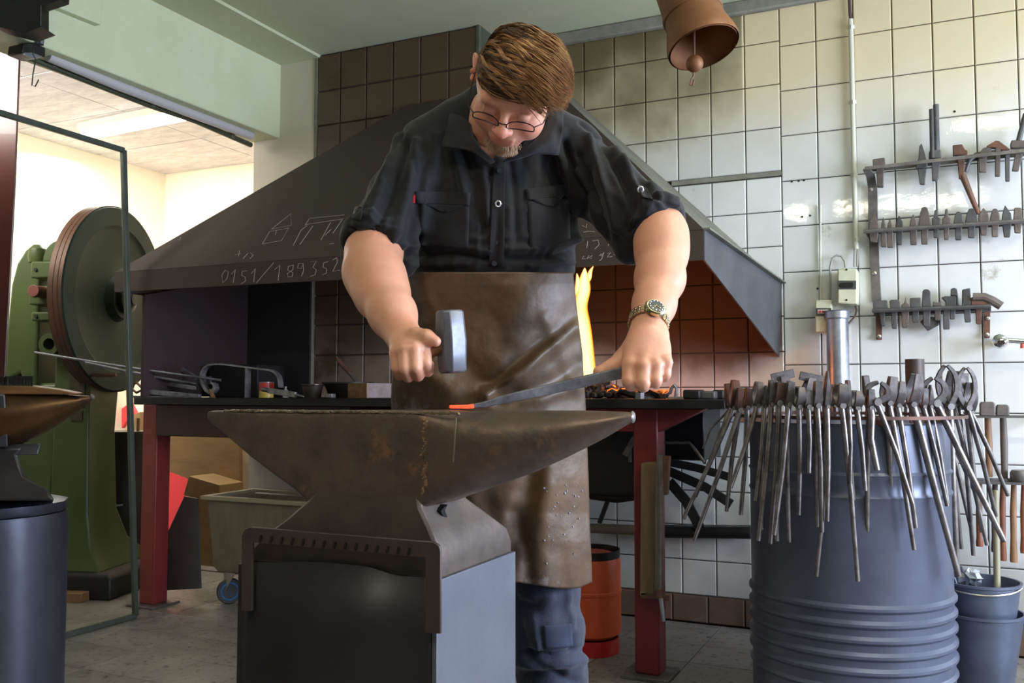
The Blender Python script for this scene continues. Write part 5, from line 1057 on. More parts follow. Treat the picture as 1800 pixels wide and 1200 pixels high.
# ================================================================ signed-distance modelling for the smith
class Field:
    def __init__(s, lo, hi, h):
        s.lo = np.array(lo, float); s.h = h; s.n = np.ceil((np.array(hi)-s.lo)/h).astype(int)+1
        s.D = np.full(s.n, 9.0, np.float32)
        s.ax = [(s.lo[i]+np.arange(s.n[i])*h).astype(np.float32) for i in range(3)]
    def sub(s, c0, c1, pad):
        a = np.clip(np.floor((np.minimum(c0, c1)-pad-s.lo)/s.h).astype(int), 0, s.n); b_ = np.clip(np.ceil((np.maximum(c0, c1)+pad-s.lo)/s.h).astype(int)+1, 0, s.n)
        if np.any(b_ <= a): return None
        sl = tuple(slice(a[i], b_[i]) for i in range(3))
        return sl, s.ax[0][sl[0]][:, None, None], s.ax[1][sl[1]][None, :, None], s.ax[2][sl[2]][None, None, :]
    def put(s, sl, d, k, op):
        A = s.D[sl]
        if op == 'u':
            if k > 0:
                hh = np.clip(.5+.5*(A-d)/k, 0, 1); s.D[sl] = A*(1-hh)+d*hh-k*hh*(1-hh)
            else: s.D[sl] = np.minimum(A, d)
        elif op == 's':
            if k > 0:
                hh = np.clip(.5-.5*(A+d)/k, 0, 1); s.D[sl] = A*(1-hh)-d*hh+k*hh*(1-hh)
            else: s.D[sl] = np.maximum(A, -d)
        elif op == 'a': s.D[sl] = A+d
    def cone(s, a, b_, ra, rb, k=.01, op='u'):
        a = np.array(a, float); b_ = np.array(b_, float); r = s.sub(a, b_, max(ra, rb)+k+.012)
        if r is None: return s
        sl, X, Y, Z = r; v = b_-a; L2 = v@v+1e-12
        t = np.clip(((X-a[0])*v[0]+(Y-a[1])*v[1]+(Z-a[2])*v[2])/L2, 0, 1)
        d = np.sqrt((X-a[0]-t*v[0])**2+(Y-a[1]-t*v[1])**2+(Z-a[2]-t*v[2])**2)-(ra+(rb-ra)*t)
        s.put(sl, d.astype(np.float32), k, op); return s
    def path(s, pts, rs, k=.01, op='u'):
        for i in range(len(pts)-1): s.cone(pts[i], pts[i+1], rs[i], rs[i+1], k, op)
        return s
    def ell(s, c, r, k=.01, op='u', M=None):
        c = np.array(c, float); r = np.array(r, float); R_ = r.max(); q = s.sub(c, c, R_+k+.012)
        if q is None: return s
        sl, X, Y, Z = q; P = [X-c[0], Y-c[1], Z-c[2]]
        if M is not None: P = [P[0]*M[0][i]+P[1]*M[1][i]+P[2]*M[2][i] for i in range(3)]
        k0 = np.sqrt((P[0]/r[0])**2+(P[1]/r[1])**2+(P[2]/r[2])**2); k1 = np.sqrt((P[0]/r[0]**2)**2+(P[1]/r[1]**2)**2+(P[2]/r[2]**2)**2)
        d = k0*(k0-1)/(k1+1e-9); d = np.where(k0 < 1e-3, -r.min(), d)
        s.put(sl, d.astype(np.float32), k, op); return s
    def ridge(s, pts, w_, amp):   # raise (amp<0 lowers) the surface along a path: a cloth fold
        P = [np.array(p, float) for p in pts]
        for i in range(len(P)-1):
            a, b_ = P[i], P[i+1]; r = s.sub(a, b_, w_*2.6)
            if r is None: continue
            sl, X, Y, Z = r; v = b_-a; L2 = v@v+1e-12
            t = np.clip(((X-a[0])*v[0]+(Y-a[1])*v[1]+(Z-a[2])*v[2])/L2, 0, 1)
            d2 = ((X-a[0]-t*v[0])**2+(Y-a[1]-t*v[1])**2+(Z-a[2]-t*v[2])**2)
            s.put(sl, (-amp*np.exp(-d2/(w_*w_))).astype(np.float32), 0, 'a')
        return s
    def mesh(s):
        D = s.D; S = D < 0; n = s.n
        c = np.zeros(tuple(n-1), np.int8)
        for i in (0, 1):
            for j in (0, 1):
                for k in (0, 1): c += S[i:n[0]-1+i, j:n[1]-1+j, k:n[2]-1+k]
        act = (c > 0) & (c < 8); I = np.argwhere(act); idx = np.full(tuple(n-1), -1, np.int32); idx[act] = np.arange(len(I))
        pos = np.zeros((len(I), 3)); cnt = np.zeros(len(I))
        co = [(i, j, k) for i in (0, 1) for j in (0, 1) for k in (0, 1)]
        val = {q: D[I[:, 0]+q[0], I[:, 1]+q[1], I[:, 2]+q[2]].astype(float) for q in co}
        for q in co:
            for a in range(3):
                if q[a] == 0:
                    q2 = list(q); q2[a] = 1; q2 = tuple(q2); va, vb = val[q], val[q2]; m = (va < 0) != (vb < 0)
                    t = np.where(m, va/(va-vb+1e-20), 0); p = np.tile(np.array(q, float), (len(I), 1)); p[:, a] = t
                    pos[m] += p[m]; cnt[m] += 1
        pos = s.lo+(I+pos/cnt[:, None])*s.h
        F = []
        for a in range(3):
            b_, c_ = (a+1) % 3, (a+2) % 3
            sl0 = [slice(1, n[i]-1) for i in range(3)]; sl0[a] = slice(0, n[a]-1); sl1 = list(sl0); sl1[a] = slice(1, n[a])
            A0, A1 = S[tuple(sl0)], S[tuple(sl1)]; E_ = np.argwhere(A0 != A1); off = np.array([1, 1, 1]); off[a] = 0; E_ = E_+off
            inside0 = S[E_[:, 0], E_[:, 1], E_[:, 2]]
            def g(db, dc):
                q = E_.copy(); q[:, b_] -= db; q[:, c_] -= dc; return idx[q[:, 0], q[:, 1], q[:, 2]]
            Q = np.stack([g(1, 1), g(0, 1), g(0, 0), g(1, 0)], 1); Q[~inside0] = Q[~inside0][:, ::-1]; F.append(Q)
        F = np.concatenate(F); F = F[(F >= 0).all(1)]
        return pos, F
def smooth_verts(v, f, it=2, lam=.5):
    n = len(v)
    for _ in range(it):
        acc = np.zeros_like(v); cn_ = np.zeros(n)
        for i, j in ((0, 1), (1, 2), (2, 3), (3, 0)):
            for ch_ in range(3): acc[:, ch_] += np.bincount(f[:, i], v[f[:, j], ch_], n)+np.bincount(f[:, j], v[f[:, i], ch_], n)
            cn_ += np.bincount(f[:, i], minlength=n)+np.bincount(f[:, j], minlength=n)
        v = v+lam*(acc/np.maximum(cn_, 1)[:, None]-v)
    return v
def join(parts):
    V_, F_, n = [], [], 0
    for v, f in parts: V_.append(v); F_.append(f+n); n += len(v)
    return np.concatenate(V_), np.concatenate(F_)
MC = np.stack([Rv, Uv, -Fv], 1)     # columns: right, up, toward the viewer
def mc(i): return MC[:, i]
def vnoise(v, sc, seed=0):
    """cheap smooth value noise on points"""
    r = np.random.default_rng(seed); T_ = r.random((32, 32, 32)); p = v*sc; i = np.floor(p).astype(int); t = p-i; t = t*t*(3-2*t); o = 0
    for a in (0, 1):
        for b_ in (0, 1):
            for c in (0, 1):
                w_ = (t[:, 0] if a else 1-t[:, 0])*(t[:, 1] if b_ else 1-t[:, 1])*(t[:, 2] if c else 1-t[:, 2])
                o = o+w_*T_[(i[:, 0]+a) % 32, (i[:, 1]+b_) % 32, (i[:, 2]+c) % 32]
    return o-.5
def vnormals(v, f):
    n = np.cross(v[f[:, 2]]-v[f[:, 0]], v[f[:, 3]]-v[f[:, 1]]); N_ = np.zeros_like(v)
    for i in range(4):
        for c in range(3): N_[:, c] += np.bincount(f[:, i], n[:, c], len(v))
    return N_/(np.linalg.norm(N_, axis=1)[:, None]+1e-12)
def project(v):
    q = v-CAM; d = q@Fv; return 900+FOC*(q@Rv)/d, 600-FOC*(q@Uv)/d
def polydist(X, Y, pts):
    best = np.full(X.shape, 1e9)
    for (x0, y0), (x1, y1) in zip(pts[:-1], pts[1:]):
        vx, vy = x1-x0, y1-y0; t = np.clip(((X-x0)*vx+(Y-y0)*vy)/(vx*vx+vy*vy+1e-9), 0, 1); best = np.minimum(best, (X-x0-t*vx)**2+(Y-y0-t*vy)**2)
    return best
def cloth_folds(v, f, folds, noise=.0):
    """push the cloth out or in along creases drawn on the side that faces the room"""
    N_ = vnormals(v, f); X, Y = project(v); fac = np.clip((-(N_@Fv)+.15)/.5, 0, 1); h = np.zeros(len(v))
    for pts, wd, a in folds: h += a*np.exp(-polydist(X, Y, pts)/(wd*wd))
    return v+N_*(h*fac+noise*vnoise(v, 22, 4)+noise*.5*vnoise(v, 50, 8))[:, None]
# ================================================================ the blacksmith
man = thing('person', np.array([-.80, 1.80, 0]), 'person in dark work shirt and brown leather apron, head bent, hammering at the anvil', 'person')
HD = 1.70
# --- head frame
hp_, hroll, hyaw = math.radians(57), math.radians(11), math.radians(4)
def Rx(a): c, s_ = math.cos(a), math.sin(a); return np.array([[1, 0, 0], [0, c, -s_], [0, s_, c]])
def Ry(a): c, s_ = math.cos(a), math.sin(a); return np.array([[c, 0, s_], [0, 1, 0], [-s_, 0, c]])
def Rz(a): c, s_ = math.cos(a), math.sin(a); return np.array([[c, -s_, 0], [s_, c, 0], [0, 0, 1]])
# local: x viewer right, y face forward, z crown. upright frame in (R,U,T): x->R, y->T, z->U
B0 = np.array([[1, 0, 0], [0, 0, 1], [0, 1, 0]], float)          # columns = local axes in R,U,T (mirror handled: x right, y toward viewer, z up)
tilt = Rx(hp_)                                                    # rotates U toward the viewer, T downwards
HM = Rz(-hroll) @ tilt @ B0 @ Rz(hyaw)
HMW = MC @ HM                                                     # local -> world
HC = W(906, 149, HD); HS = np.array([.95, .88, .87])
def h2w(v): return HC+(np.asarray(v)*HS) @ HMW.T
def w2h(v): return ((np.asarray(v)-HC) @ HMW)/HS
Fh = Field((-.11, -.125, -.30), (.11, .15, .14), .0026)
neck_c = w2h(W(868, 225, 1.86)); 
Fh.ell((0, -.004, .028), (.077, .088, .080), 0)
Fh.ell((0, .035, .012), (.066, .058, .068), .02)
Fh.ell((0, .018, -.058), (.061, .064, .062), .03)
Fh.ell((0, .070, -.094), (.032, .026, .026), .022)
for sx in (-1, 1):
    Fh.ell((sx*.040, .052, -.045), (.030, .034, .034), .02)
    Fh.ell((sx*.048, .01, -.082), (.022, .045, .028), .02)
Fh.cone((-.040, .080, .020), (.040, .080, .020), .013, .013, .016)
Fh.ell((0, .075, -.066), (.032, .026, .030), .016)
Fh.cone((0, .088, .012), (0, .112, -.028), .0075, .0125, .010)
Fh.ell((0, .114, -.034), (.0135, .014, .0115), .006)
for sx in (-1, 1):
    Fh.ell((sx*.013, .104, -.037), (.0085, .010, .008), .005)
    Fh.ell((sx*.031, .104, -.004), (.020, .017, .014), .012, 's')
    Fh.ell((sx*.031, .0815, -.006), (.0165, .0135, .0135), .003)
    Fh.cone((sx*.018, .0945, -.010), (sx*.044, .0905, -.009), .0022, .0018, .002)
    Fh.ell((sx*.007, .112, -.047), (.003, .005, .003), .003, 's')
    # ear
    e0 = np.array((sx*.086, -.026, .000))
    Me = Rz(sx*.35) @ Ry(sx*.10) @ Rx(.18)
    Fh.ell(e0, (.0085, .0195, .032), .008, M=Me.T.T)
    Fh.ell(e0+[sx*.009, .002, .003], (.0065, .011, .021), .004, 's', M=Me)
    Fh.ell(e0+[sx*.003, .002, -.029], (.007, .010, .009), .006)
    Fh.ell(e0+[sx*.004, .013, -.003], (.005, .005, .008), .004)
Fh.cone((-.021, .0955, -.067), (.021, .0955, -.067), .0042, .0042, .006)
Fh.cone((-.018, .0950, -.0765), (.018, .0950, -.0765), .0050, .0050, .006)
Fh.cone((-.026, .106, -.0715), (.026, .106, -.0715), .0022, .0022, .003, 's')
Fh.path([(0, -.030, -.03), (0, -.045, -.08), neck_c], [.060, .062, .066], .02)
hv, hf = Fh.mesh(); hv = smooth_verts(hv, hf, 1)
def col_face(v):
    n = len(v); c = np.ones((n, 3)); x, y, z = v.T
    def G(cx, cy, cz, r): return np.exp(-(((x-cx)**2+(y-cy)**2+(z-cz)**2)/(r*r)))
    red = np.clip(G(-.042, .07, -.040, .024)+G(.042, .07, -.040, .024)+1.1*G(0, .118, -.034, .017)+.8*G(.086, -.01, -.01, .03)+.9*G(-.086, -.01, -.01, .03), 0, 1)[:, None]
    c = c*(1-red*np.array([.02, .30, .28]))
    lip = np.clip(G(0, .10, -.0765, .016)+G(.012, .10, -.0765, .012)+G(-.012, .10, -.0765, .012)+.6*G(0, .10, -.067, .014), 0, 1)[:, None]
    c = c*(1-lip*np.array([.12, .26, .24]))
    beard = np.clip((1.25*G(0, .088, -.098, .036)+.8*G(0, .095, -.060, .017)+.45*G(-.05, .035, -.085, .035)+.45*G(.05, .035, -.085, .035)+.5*G(.03, .08, -.075, .02)+.5*G(-.03, .08, -.075, .02)), 0, 1)
    beard = np.clip(beard-lip[:, 0]*.9+.28*vnoise(v, 330)+.25*vnoise(v*[1, 1, .3], 800, 3)*(beard > .1), 0, 1)[:, None]
    c = c*(1-beard*np.array([.38, .40, .40]))
    brow = np.clip(G(-.030, .088, .019, .011)+G(-.044, .080, .017, .010)+G(.030, .088, .019, .011)+G(.044, .080, .017, .010), 0, 1)[:, None]
    c = c*(1-brow*np.array([.30, .38, .42]))
    lash = np.clip(G(-.031, .094, -.011, .007)+G(.031, .094, -.011, .007)+G(-.042, .09, -.010, .006)+G(.042, .09, -.010, .006), 0, 1)[:, None]
    c = c*(1-lash*.35)
    stub = ((z > .035) & (np.abs(x) > .058) & (y < .055))[:, None]
    c = np.where(stub, c*np.array([.74, .66, .58]), c)
    return c
hcol = col_face(hv); hvw = h2w(hv)
if np.linalg.det(HMW) < 0: hf = hf[:, ::-1]
# --- arms and hands (world space)
def arm_field(pts_all, h=.0026):
    P = np.array(pts_all); return Field(P.min(0)-.075, P.max(0)+.075, h)
# viewer-left arm: his right, holding the hammer
Lsh, Lel, Lwr = W(730, 250, 1.90), W(655, 452, 1.72), W(708, 590, 1.53)
fa_ = arm_field([W(640, 420, 1.74), W(790, 670, 1.44), W(700, 560, 1.56), W(668, 400, 1.78)])
fa_.path([W(672, 400, 1.78), W(657, 445, 1.73), W(655, 478, 1.69), W(671, 515, 1.64), W(690, 552, 1.58), Lwr], [.050, .051, .052, .0475, .039, .0300], .02)
fa_.ell(W(664, 492, 1.67), (.050, .052, .050), .02, M=MC)
hL = {'wr': Lwr}
hd0 = 1.455
kn = [W(746, 611, hd0+.010), W(729, 612, hd0-.004), W(711, 615, hd0-.004), W(696, 620, hd0+.006)]
pip = [W(748, 637, hd0-.002), W(730, 646, hd0-.014), W(712, 648, hd0-.014), W(698, 646, hd0)]
dip = [W(752, 652, hd0+.028), W(735, 660, hd0+.020), W(717, 662, hd0+.020), W(703, 659, hd0+.028)]
tip = [W(754, 640, hd0+.050), W(737, 647, hd0+.048), W(721, 650, hd0+.048), W(707, 648, hd0+.050)]
fr_ = [.0104, .0106, .0104, .0096]
for i in range(4):
    fa_.cone(Lwr+(W(720, 600, 1.52)-Lwr)*.3, kn[i], .024, fr_[i]*1.2, .010)
for i in range(4): fa_.path([kn[i], pip[i], dip[i], tip[i]], [fr_[i]*1.12, fr_[i], fr_[i]*.92, fr_[i]*.8], .0016)
fa_.ell(W(722, 604, 1.49), (.030, .020, .022), .012, M=MC)
fa_.path([W(714, 594, 1.50), W(732, 590, 1.472), W(750, 592, 1.458), W(766, 600, 1.452)], [.017, .0135, .0118, .0090], .006)
# viewer-right arm: his left, holding the bar
fb_ = arm_field([W(1165, 380, 1.78), W(1060, 690, 1.46), W(1180, 690, 1.46)])
Rwr = W(1139, 578, 1.545)
fb_.path([W(1157, 394, 1.762), W(1162, 412, 1.738), W(1163, 445, 1.70), W(1160, 490, 1.65), W(1150, 535, 1.595), Rwr], [.046, .0475, .0460, .0425, .0350, .0300], .02)
fb_.ell(W(1163, 428, 1.72), (.045, .046, .047), .02, M=MC)
hb = 1.478
kn = [W(1107, 641, hb+.006), W(1130, 644, hb-.004), W(1152, 642, hb), W(1170, 636, hb+.010)]
pip = [W(1106, 670, hb-.010), W(1130, 673, hb-.018), W(1152, 668, hb-.012), W(1169, 657, hb+.002)]
dip = [W(1109, 676, hb+.022), W(1131, 678, hb+.016), W(1152, 672, hb+.020), W(1168, 661, hb+.028)]
tip = [W(1110, 664, hb+.046), W(1131, 667, hb+.044), W(1151, 661, hb+.044), W(1166, 652, hb+.046)]
fr_ = [.0119, .0116, .0109, .0098]
wr4 = [W(1124, 592, 1.53), W(1134, 592, 1.525), W(1146, 592, 1.53), W(1155, 592, 1.535)]
for i in range(4): fb_.cone(wr4[i], kn[i], .020, fr_[i]*1.15, .012)
for i in range(4): fb_.path([kn[i], pip[i], dip[i], tip[i]], [fr_[i]*1.08, fr_[i]*1.04, fr_[i]*.96, fr_[i]*.85], .0010)
fb_.ell(W(1136, 615, 1.515), (.036, .034, .018), .012, M=MC)
for i in range(4): fb_.ell(kn[i]-Fv*.008, (.010, .010, .008), .006, M=MC)
fb_.path([W(1120, 600, 1.545), W(1096, 632, 1.525), W(1074, 648, 1.515), W(1053, 654, 1.508)], [.019, .0165, .0140, .0105], .008)
lv, lf = fa_.mesh(); rv_, rf_ = fb_.mesh(); lv = smooth_verts(lv, lf, 1); rv_ = smooth_verts(rv_, rf_, 1)
# --- trunk and legs under the clothes, coarse, one piece with neck and arms
ft = Field((-1.35, 1.35, .02), (-.30, 2.15, 1.66), .013)
ft.ell(W(870, 300, 1.93), (.15, .17, .095), 0, M=MC); ft.ell(W(866, 430, 1.95), (.13, .14, .09), .03, M=MC)
ft.cone(W(868, 235, 1.88), W(872, 200, 1.84), .06, .055, .03)
ft.path([W(868, 240, 1.91), W(762, 275, 1.91), W(712, 340, 1.83), W(672, 400, 1.77)], [.05, .038, .038, .040], .02)
ft.path([W(868, 240, 1.91), W(990, 280, 1.91), W(1064, 338, 1.85), W(1148, 398, 1.77)], [.05, .038, .038, .040], .02)
hip = W(866, 560, 1.99); ft.ell(hip, (.12, .11, .09), .03, M=MC)
kneeR = W(960, 1125, 1.93); ankR = np.array([kneeR[0]+.01, kneeR[1]+.10, .10]); kneeL = kneeR-np.array([.26, -.05, 0]); ankL = np.array([kneeL[0], kneeL[1]+.12, .10])
for sx, kn_, an_ in ((1, kneeR, ankR), (-1, kneeL, ankL)):
    ft.path([hip+Rv*.085*sx, kn_, an_], [.070, .050, .040], .03)
tv, tf = ft.mesh()
bv, bf = join([(hvw, hf), (lv, lf), (rv_, rf_), (tv, tf)])
me = mesh_from('body', bv, bf, 180)
colr = np.ones((len(bv), 4), np.float32); colr[:len(hcol), :3] = hcol
nz = 1+.10*vnoise(bv, 40, 5)+.06*vnoise(bv, 160, 6); colr[:, 1] *= nz; colr[:, 2] *= nz
# redder knuckles
for p in kn: colr[:, 1:3] *= (1-.16*np.exp(-((bv-p)**2).sum(1)/.012**2))[:, None]
ca = me.color_attributes.new('tint', 'FLOAT_COLOR', 'POINT'); ca.data.foreach_set('color', colr.ravel())
m_skin = mat('skin', (218, 160, 136), (210, 152, 126), rough=.46, scale=16, bump=.10, bscale=130, sss=.12, attr='tint')
body = obj('body', me, m_skin, man)
# --- hair
from mathutils.bvhtree import BVHTree
m_hair = mat('hair', (104, 74, 48), (78, 56, 38), rough=.75, scale=40, stretch=(1, 1, 1), rnd=0)
fhr = Field((-.11, -.14, -.10), (.12, .12, .15), .003)
fhr.ell((0, -.006, .031), (.081, .094, .089), 0)
fhr.ell((.006, .05, .062), (.055, .042, .040), .03)
fhr.ell((.040, .030, .055), (.040, .052, .050), .03)
fhr.ell((0, .115, -.035), (.13, .06, .075), .01, 's'); fhr.ell((-.095, .045, -.01), (.034, .075, .050), .012, 's'); fhr.ell((0, .02, -.13), (.2, .2, .075), .01, 's')
fhr.ell((-.10, -.02, -.03), (.032, .08, .050), .012, 's'); fhr.ell((.105, -.02, -.045), (.032, .07, .05), .012, 's')
hv2, hf2 = fhr.mesh(); hv2 = smooth_verts(hv2, hf2, 2)
# combed grooves: hair runs from the parting on viewer left across to viewer right
fl_ = vnoise(hv2*[.35, 1.0, .6]*1.0, 140, 9)+.6*vnoise(hv2*[.3, 1, .5], 300, 10)
nrm = hv2-np.array([0, -.01, .03]); nrm /= np.linalg.norm(nrm, axis=1)[:, None]; hv2 = hv2+nrm*(fl_*.0045)[:, None]
if np.linalg.det(HMW) < 0: hf2 = hf2[:, ::-1]
hair = obj('hair', mesh_from('hair', h2w(hv2), hf2, 180), m_hair, man)
hr = B(); hr2 = B(); rr = random.Random(3)
cs = np.array([0, -.006, .031]); rad = np.array([.082, .095, .090])
HT = BVHTree.FromPolygons([tuple(p) for p in hv2], [tuple(map(int, q)) for q in hf2]); hcen = Vector((0, 0, .020))
def onhead(th, ph, e=0):   # th: 0 front..pi back measured across, ph: -pi/2 viewer-left .. pi/2 viewer-right over the crown
    d = np.array([math.sin(ph), math.cos(ph)*math.cos(th), math.cos(ph)*math.sin(th)]); t_ = cs+rad*d-np.array(hcen); t_ /= np.linalg.norm(t_)
    o_, n_, i_, ds = HT.ray_cast(hcen+Vector(t_)*.5, -Vector(t_))
    if o_ is None: return None
    r_ = (o_-hcen).length
    return np.array(hcen)+t_*(r_+e*.085)
for c_i in range(420):          # locks: hair combed from the short side over to the long side and forward
    th0 = rr.uniform(.12, 2.75); ph0 = rr.uniform(-.98, .85); ln = rr.uniform(.40, .85); lift = rr.uniform(.0, .06)+(.05 if ph0+ln > 1.1 else 0)
    dth = rr.uniform(-.42, -.05) if th0 > .5 else rr.uniform(-.08, .10); wav = rr.uniform(-.05, .05)
    hb_ = hr if rr.random() < .6 else hr2
    for s_i in range(8):
        th = th0+rr.gauss(0, .022); p0_ = ph0+rr.gauss(0, .03); q = []
        for k in range(6):
            t = k/5; ph = min(p0_+ln*t, 1.38); conv = (th0-th)*t*.7
            e = .012+lift*math.sin(t*2.2)+.012*rr.random()
            q.append(onhead(th+dth*t+conv+wav*math.sin(3*t), ph, e))
        if any(p is None or np.linalg.norm((p-np.array(hcen))/np.array([1, 1.12, 1.05])) < .064 for p in q): continue
        hb_.tube(h2w(np.array(q)), [.0009, .0011, .0011, .0010, .0007, .0002], 3, cap=False)
for i in range(1500):     # longer tufts falling on viewer right
    th = rr.uniform(.25, 2.5); q = []; l2 = rr.uniform(.004, .034); pz = rr.uniform(.15, 1.25)
    if onhead(th-.22, pz+.4) is None or onhead(th, pz) is None: continue
    for k in range(5):
        t = k/4; p = onhead(th-.22*t, min(pz+.42*t, 1.5), .015+.22*t); p = p if p is not None else q[-1]; p = p+np.array([.010*t, .006*t*rr.random(), -l2*t*t]); q.append(p)
    hr.tube(h2w(np.array(q)), [.0004, .0010, .0010, .0007, .0002], 3, cap=False)
obj('strands', hr2, mat('hair_dark', (92, 66, 44), (64, 46, 32), rough=.45, scale=50), hair, kind='stuff', smooth=60)
obj('strands', hr, mat('hair_strand', (168, 124, 80), (116, 84, 56), rough=.38, scale=50), hair, kind='stuff', smooth=60)
# fine beard bristles
br_ = B()
for i in range(700):
    x = rr.gauss(0, .020); z_ = -.098+rr.gauss(0, .011); y_ = .070+.027*math.sqrt(max(0, 1-(x/.036)**2-((z_+.096)/.03)**2))
    if abs(x) > .036: continue
    p = np.array([x, y_+.002, z_]); br_.tube(h2w(np.array([p, p+[x*.10, .003, -.008]])), [.0005, .0002], 3, cap=False)
obj('beard', br_, mat('beard_hair', (170, 132, 96), (200, 176, 146), rough=.5, scale=60), man, kind='stuff', smooth=60)
# --- glasses
gs_ = thing('glasses', h2w((0, .12, 0)), 'thin dark wire framed glasses worn on the bent head', 'glasses')
m_wire = mat('wire', (40, 26, 28), rough=.35, metal=.5)
for sx in (-1, 1):
    P = [(sx*(.0345+.0265*math.copysign(abs(math.cos(t))**.8, math.cos(t))), .112+.003*math.cos(2*t)-.010*abs(.034*sx+.026*math.cos(t)*sx)/.06, -.0115+.0105*(abs(math.sin(t))**.55*math.copysign(1, math.sin(t)))) for t in np.linspace(0, 2*math.pi, 28, endpoint=False)]
    obj('lens_rim', B().tube(h2w(np.array(P)), .0011, 6, closed=True, cap=False), m_wire, gs_)
    obj('temple', B().tube(h2w(np.array([(sx*.060, .106, -.004), (sx*.074, .090, -.003), (sx*.080, .04, -.002), (sx*.083, .0, .004), (sx*.083, -.015, -.004)])), .0011, 6), m_wire, gs_)
obj('bridge', B().tube(h2w(np.array([(-.0085, .115, -.006), (0, .121, -.002), (.0085, .115, -.006)])), .0012, 6), m_wire, gs_)
# ================================================================ clothes
m_shirt = mat('shirt_cloth', (21, 21, 27), (16, 16, 22), rough=.75, scale=20, bump=.15, bscale=260, sheen=.12, spec=.32)
fs = Field((-1.32, 1.36, 1.05), (-.30, 2.16, 1.68), .0046)
fs.ell(W(870, 310, 1.93), (.172, .165, .125), 0, M=MC)
fs.ell(W(866, 410, 1.905), (.178, .155, .145), .05, M=MC)
fs.ell(W(866, 478, 1.92), (.165, .07, .145), .04, M=MC)
fs.ell(W(866, 535, 1.97), (.150, .085, .115), .03, M=MC)
fs.cone(W(806, 222, 1.90), W(748, 262, 1.90), .056, .056, .04); fs.cone(W(940, 216, 1.90), W(1004, 264, 1.90), .056, .058, .04)
fs.cone(W(868, 215, 1.90), W(872, 200, 1.88), .085, .072, .03)
fs.path([W(752, 264, 1.90), W(712, 338, 1.82), W(666, 408, 1.755)], [.060, .060, .058], .03)
fs.cone(W(690, 420, 1.765), W(700, 455, 1.765), .048, .040, .03)
fs.path([W(1000, 268, 1.90), W(1064, 332, 1.84), W(1137, 392, 1.765)], [.065, .065, .059], .03)
fs.cone(W(1100, 380, 1.80), W(1112, 430, 1.785), .055, .040, .03)
# rolled cuffs
def cuff(c, ax, r, tr, n=20):
    ax = ax/np.linalg.norm(ax); u = np.cross(ax, Fv); u /= np.linalg.norm(u); q = np.cross(ax, u)
    P = [c+r*(math.cos(t)*u+math.sin(t)*q) for t in np.linspace(0, 2*math.pi, n+1)]
    fs.path(P, [tr]*len(P), .010)
axL = W(655, 440, 1.72)-W(694, 330, 1.82); cuff(W(655, 428, 1.735), axL, .051, .011); cuff(W(658, 418, 1.745), axL, .053, .011)
axR = W(1163, 430, 1.72)-W(1110, 350, 1.80); cuff(W(1152, 400, 1.755), axR, .050, .011); cuff(W(1148, 392, 1.765), axR, .053, .011)
# hollow the sleeve mouths and the neck
fs.path([W(653, 440, 1.72), W(648, 475, 1.69)], [.046, .050], .004, 's'); fs.path([W(1157, 412, 1.745), W(1166, 450, 1.71)], [.045, .050], .004, 's')
fs.ell(W(878, 215, 1.815), (.052, .075, .05), .01, 's', M=MC)
sv, sf = fs.mesh(); sv = smooth_verts(sv, sf, 2)
rf = random.Random(11)
FD = [([(770, 240), (748, 330), (742, 420)], 8, .010), ([(756, 290), (750, 390)], 6, -.009), ([(975, 240), (1003, 330), (1012, 420)], 8, .010),
      ([(990, 250), (1022, 340)], 6, -.010), ([(1036, 240), (1060, 320), (1085, 400)], 7, .011), ([(1060, 250), (1098, 330), (1118, 372)], 6, -.010), ([(1090, 285), (1128, 350)], 6, .011),
      ([(1018, 270), (1048, 350), (1066, 420)], 7, -.011), ([(1078, 262), (1112, 305), (1160, 350)], 6, .009), ([(1030, 330), (1060, 420)], 6, .009), ([(1100, 400), (1116, 360)], 4, -.007),
      ([(698, 235), (678, 300), (645, 365)], 7, .009), ([(732, 250), (714, 340), (690, 420)], 8, .012), ([(714, 255), (694, 340), (662, 410)], 6, -.011), ([(748, 290), (730, 400), (712, 460)], 7, -.012), ([(676, 320), (652, 380)], 5, .007),
      ([(716, 432), (780, 428), (860, 442)], 7, .010), ([(724, 452), (800, 446), (866, 456)], 6, -.010), ([(735, 466), (820, 462)], 5, .008), ([(740, 405), (800, 418), (860, 420)], 8, .006),
      ([(880, 438), (950, 436), (1012, 420)], 7, .010), ([(884, 452), (960, 452), (1016, 436)], 6, -.011), ([(930, 466), (1004, 460)], 5, .009), ([(895, 420), (950, 412), (1000, 398)], 8, .005),
      ([(892, 250), (903, 330), (908, 420)], 6, -.005), ([(815, 262), (838, 330), (852, 400)], 7, -.009), ([(795, 262), (818, 345)], 7, .007), ([(850, 300), (858, 390)], 6, .006),
      ([(1110, 392), (1150, 356), (1190, 362)], 5, .008), ([(1106, 408), (1132, 370)], 4, -.008), ([(1150, 348), (1196, 374)], 4, -.009), ([(1140, 330), (1188, 352)], 5, .009), ([(1020, 395), (1035, 300)], 9, -.012),
      ([(1012, 300), (1035, 330)], 5, .010), ([(700, 215), (730, 300)], 5, -.005), ([(1020, 215), (1050, 240)], 4, -.006), ([(612, 400), (690, 440), (712, 470)], 4, -.008), ([(628, 372), (700, 410)], 4, .006)]
for i in range(90):
    x = rf.uniform(650, 1120); y = rf.uniform(225, 465); an_ = (1.35 if x < 870 else 1.75) if 740 < x < 1010 else (2.0 if x <= 740 else .95); an_ += rf.gauss(0, .25); L_ = rf.uniform(30, 90)
    FD.append(([(x, y), (x+L_*math.cos(an_), y+L_*math.sin(an_))], rf.uniform(3.5, 8), rf.choice((-1, 1))*rf.uniform(.001, .0038)))
sv = cloth_folds(sv, sf, FD, .004)
